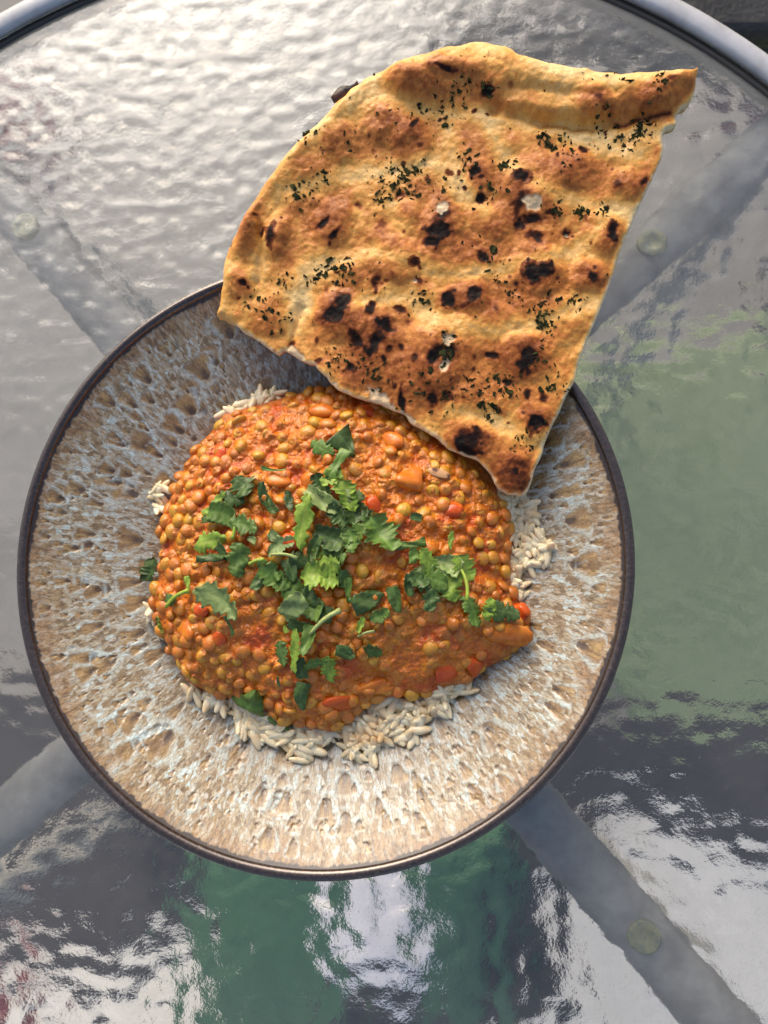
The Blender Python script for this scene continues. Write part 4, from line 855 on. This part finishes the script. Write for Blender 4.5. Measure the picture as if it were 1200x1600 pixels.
# (px, py, length, width, angle in the picture (deg, clockwise from right), kind, tone, lift mm)
LEAVES = [(506, 702, 42, 24, 30, 'leaf', 'M', 1.2), (541, 697, 44, 46, 50, 'tri', 'D', 1.0), (530, 728, 52, 26, 118, 'ribbon', 'M', 2.6), (520, 748, 40, 26, 140, 'leaf', 'B', 2.0), (506, 784, 62, 46, 35, 'cut', 'P', 2.2), (543, 776, 56, 30, 70, 'leaf', 'B', 2.6),
          (479, 818, 84, 26, 100, 'leaf', 'B', 3.0), (518, 838, 52, 44, 20, 'cut', 'D', 1.6), (548, 803, 40, 44, 60, 'cut', 'D', 1.6), (557, 834, 40, 30, -20, 'leaf', 'M', 2.2), (443, 857, 44, 24, -25, 'leaf', 'P', 1.6), (446, 872, 40, 8, 12, ST, 'P', 2.2), (404, 880, 24, 10, -12, ST, 'B', 1.2),
          (377, 876, 52, 34, 100, 'leaf', 'M', 1.4), (378, 764, 40, 36, 60, 'leaf', 'D', 1.6), (366, 778, 40, 26, 10, 'leaf', 'D', 1.0), (347, 782, 28, 14, -35, 'leaf', 'B', 1.8), (329, 801, 22, 12, -10, 'cut', 'B', 1.2), (350, 808, 44, 42, 20, 'cut', 'M', 1.6), (328, 815, 26, 18, 10, 'cut', 'D', .9),
          (384, 824, 44, 30, 10, 'leaf', 'M', 1.6), (369, 828, 32, 8, 95, ST, 'B', 2.2), (397, 845, 16, 12, 20, 'cut', 'P', 1.2), (332, 850, 54, 28, -12, 'leaf', 'B', 1.6), (334, 874, 48, 22, 5, 'cut', 'D', 1.0), (352, 862, 30, 18, 40, 'cut', 'D', .9), (416, 773, 38, 20, 75, 'cut', 'D', 1.0), (428, 792, 26, 20, 60, 'cut', 'D', 1.0),
          (455, 785, 34, 14, 80, 'leaf', 'D', 1.0), (431, 839, 22, 16, 40, 'cut', 'D', 1.0), (431, 737, 38, 7, 5, 'ribbon', 'M', .9), (239, 890, 42, 34, 110, 'leaf', 'D', .6), (455, 892, 36, 24, 70, 'cut', 'D', 1.4), (497, 865, 20, 14, 80, 'leaf', 'B', 2.4), (512, 892, 44, 34, -15, 'leaf', 'B', 2.2), (423, 893, 44, 20, 40, 'leaf', 'M', 1.4),
          (556, 774, 32, 22, 20, 'leaf', 'P', 2.6), (597, 838, 64, 50, 60, 'leaf', 'M', 1.8), (642, 850, 46, 18, -8, 'ribbon', 'M', 1.6), (549, 846, 42, 26, 80, 'leaf', 'M', 2.6), (650, 810, 18, 13, 10, 'cut', 'D', .9), (704, 845, 28, 9, 100, 'leaf', 'B', 1.2), (645, 869, 24, 20, 90, 'cut', 'M', 1.2), (669, 884, 54, 22, 60, 'leaf', 'B', 1.8),
          (696, 886, 46, 34, 20, 'cut', 'P', 1.6), (724, 889, 44, 34, 60, 'leaf', 'B', 1.8), (672, 904, 56, 40, 20, 'leaf', 'M', 1.6), (702, 915, 50, 36, 80, 'leaf', 'B', 2.2), (721, 912, 56, 9, 85, ST, 'B', 2.6), (672, 937, 36, 24, 100, 'leaf', 'D', 1.2), (640, 914, 34, 20, 80, 'cut', 'D', 1.0), (655, 905, 34, 24, 30, 'leaf', 'D', 1.2), (735, 955, 48, 30, 75, 'leaf', 'M', 1.2),
          (762, 952, 34, 24, -60, 'leaf', 'B', 2.0), (783, 958, 54, 30, 5, 'leaf', 'D', 1.2), (574, 937, 48, 40, -30, 'cut', 'D', 1.2), (619, 937, 40, 26, 80, 'cut', 'D', 1.1), (594, 960, 32, 20, -30, 'leaf', 'M', 1.6), (547, 923, 38, 12, 90, 'ribbon', 'M', 1.2), (565, 976, 26, 10, 110, 'leaf', 'B', 1.2), (573, 991, 26, 7, -10, ST, 'P', 1.2), (583, 1015, 30, 22, 10, 'leaf', 'M', .8),
          (543, 1021, 26, 22, 30, 'cut', 'D', .9), (346, 942, 80, 38, 30, 'leaf', 'P', 2.2), (284, 938, 50, 11, -25, ST, 'B', 2.0), (296, 914, 26, 14, 80, 'cut', 'B', 1.6), (362, 977, 34, 8, 75, 'ribbon', 'D', 1.0), (269, 938, 22, 16, 20, 'cut', 'D', .8), (407, 907, 34, 18, 120, 'cut', 'D', 1.0), (432, 902, 54, 30, 45, 'leaf', 'M', 1.6), (455, 918, 44, 38, 60, 'cut', 'M', 1.6),
          (502, 906, 58, 40, 10, 'leaf', 'B', 2.4), (459, 949, 52, 38, -40, 'cut', 'P', 1.6), (487, 950, 38, 36, 20, 'cut', 'M', 1.4), (512, 974, 58, 12, -35, ST, 'P', 2.4), (508, 957, 30, 24, 20, 'cut', 'D', 1.0), (464, 1016, 66, 15, 100, 'leaf', 'B', 2.2), (482, 1000, 46, 26, 105, 'cut', 'M', 1.6), (443, 1021, 40, 22, 80, 'leaf', 'D', 1.0), (473, 1043, 34, 20, 80, 'cut', 'D', 1.2), (494, 1036, 32, 16, 0, 'leaf', 'M', 1.2),
          (517, 1044, 42, 22, 80, 'leaf', 'B', 1.6), (539, 1019, 26, 22, 10, 'cut', 'D', 1.0), (395, 1097, 50, 58, -60, 'tri', 'M', 1.2), (476, 1089, 46, 28, 95, 'cut', 'D', 1.0), (449, 1141, 26, 12, 70, 'leaf', 'M', .6), (428, 1124, 18, 12, 40, 'cut', 'D', .8), (256, 976, 28, 20, 70, 'leaf', 'B', .6), (437, 1063, 18, 7, 100, 'ribbon', 'D', .8), (449, 983, 12, 10, 60, 'cut', 'B', 1.2),
          (530, 810, 44, 26, 45, 'leaf', 'D', 2.4), (495, 860, 42, 30, 110, 'cut', 'D', 1.4), (523, 868, 40, 30, 30, 'leaf', 'M', 2.0), (575, 812, 34, 22, 60, 'leaf', 'D', 1.4), (470, 880, 34, 26, 20, 'leaf', 'D', 1.4), (490, 930, 36, 26, 60, 'cut', 'D', 1.4), (535, 905, 30, 22, 70, 'leaf', 'D', 1.2), (470, 975, 34, 26, 20, 'cut', 'D', 1.2), (505, 760, 40, 26, 60, 'leaf', 'D', 1.2)]
KN = {'leaf': 'toothed coriander leaf', 'cut': 'cut coriander leaf', 'tri': 'triangular coriander leaf', 'ribbon': 'coriander leaf sliver', 'stem': 'coriander stalk'}
MARKS = [('the carrot cube closest to the naan', 495, 748), ('the red tomato in the herb pile', 455, 842), ('the pale forked stalk', 540, 960), ('the brown onion piece', 293, 986),
         ('the big carrot piece by the bowl wall', 793, 988), ('the red tomato near the exposed rice', 708, 798), ('the flat carrot piece', 425, 746), ('the small carrot cube in the pile', 508, 930),
         ('the carrot strip above the rice', 585, 1075), ('the red tomato on the far slope', 340, 860), ('the front rice edge', 430, 1140), ('the smooth sauce patch', 640, 985), ('the large pale leaf', 506, 790)]
def where(px, py): return 'beside ' + min(MARKS, key=lambda m: (m[1] - px) ** 2 + (m[2] - py) ** 2)[0]
SHORT = ["the naan-side carrot", "the pile's tomato", "the forked stalk", "the onion piece", "the wall-side carrot", "the rice-side tomato", "the flat carrot", "the carrot cube", "the carrot strip", "the slope's tomato", "the front rice", "the smooth sauce", "the pale leaf"]
def between(px, py):
    a, b = sorted(range(len(MARKS)), key=lambda k: (MARKS[k][1] - px) ** 2 + (MARKS[k][2] - py) ** 2)[:2]
    return f'between {SHORT[a]} and {SHORT[b]}'
USED = set()
def size(L, W): return 'tiny ' if L * W < 420 else ('' if L * W < 1500 else 'large ')
for k, (px, py, L, W, an, kind, tn, lift) in enumerate(LEAVES):
    rg = np.random.default_rng(1000 + k); p = to_curry(px, py)
    if px < 245: p = P(px, py, 0.021)
    kk = 0.000252; Lm, Wm = L * kk * 1.02, W * kk * 0.98
    if kind == ST:
        path = [((t - .5) * Lm, 0.12 * Lm * math.sin(t * 2.6), 0.06 * Lm * math.sin(t * 3.1)) for t in np.linspace(0, 1, 8)]
        rad = np.linspace(0.36, 0.5, 8) * Wm * 0.7; rad[-1] *= 1.25; vs, f = tube(path, rad, 8); v = np.array(vs)
        cset = np.tile(np.array(TONE[tn][1]) * np.array([1.7, 1.45, 1.5]), (len(v), 1)); tilt = 0.1
        f = [tuple(t) for t in f]
    else: v, f, cset = leaf_geo(kind, Lm, Wm, TONE[tn][1], rg); tilt = rg.normal() * 0.22
    me = mesh_np('coriander_piece', v, f); set_col(me, 'Col', np.clip(cset, 0.008, 0.6))
    o = obj('coriander_stalk' if kind == ST else 'coriander_leaf', me, M['leaf'])
    B = basis(cur_n(p[0], p[1], 0.006), -math.radians(an), tilt, rg.uniform(0, 6.28)); hm = max(cur_h(p[0] + a_ * 0.3 * Lm, p[1] + b_ * 0.3 * Lm) for a_ in (-1, 0, 1) for b_ in (-1, 0, 1)); p[2] = max(p[2], 0.6 * hm + 0.4 * p[2])
    place(o, p + np.array([0, 0, 0.0014 + 0.0009 * lift]), B, (1, 1, 1))
    lab = f'{size(L, W)}{TONE[tn][0]} {KN[kind]} {where(px, py)}'
    if lab in USED: lab = f'{size(L, W)}{TONE[tn][0]} {KN[kind]} {between(px, py)}'
    USED.add(lab); tag(o, lab, 'herb', GRP)
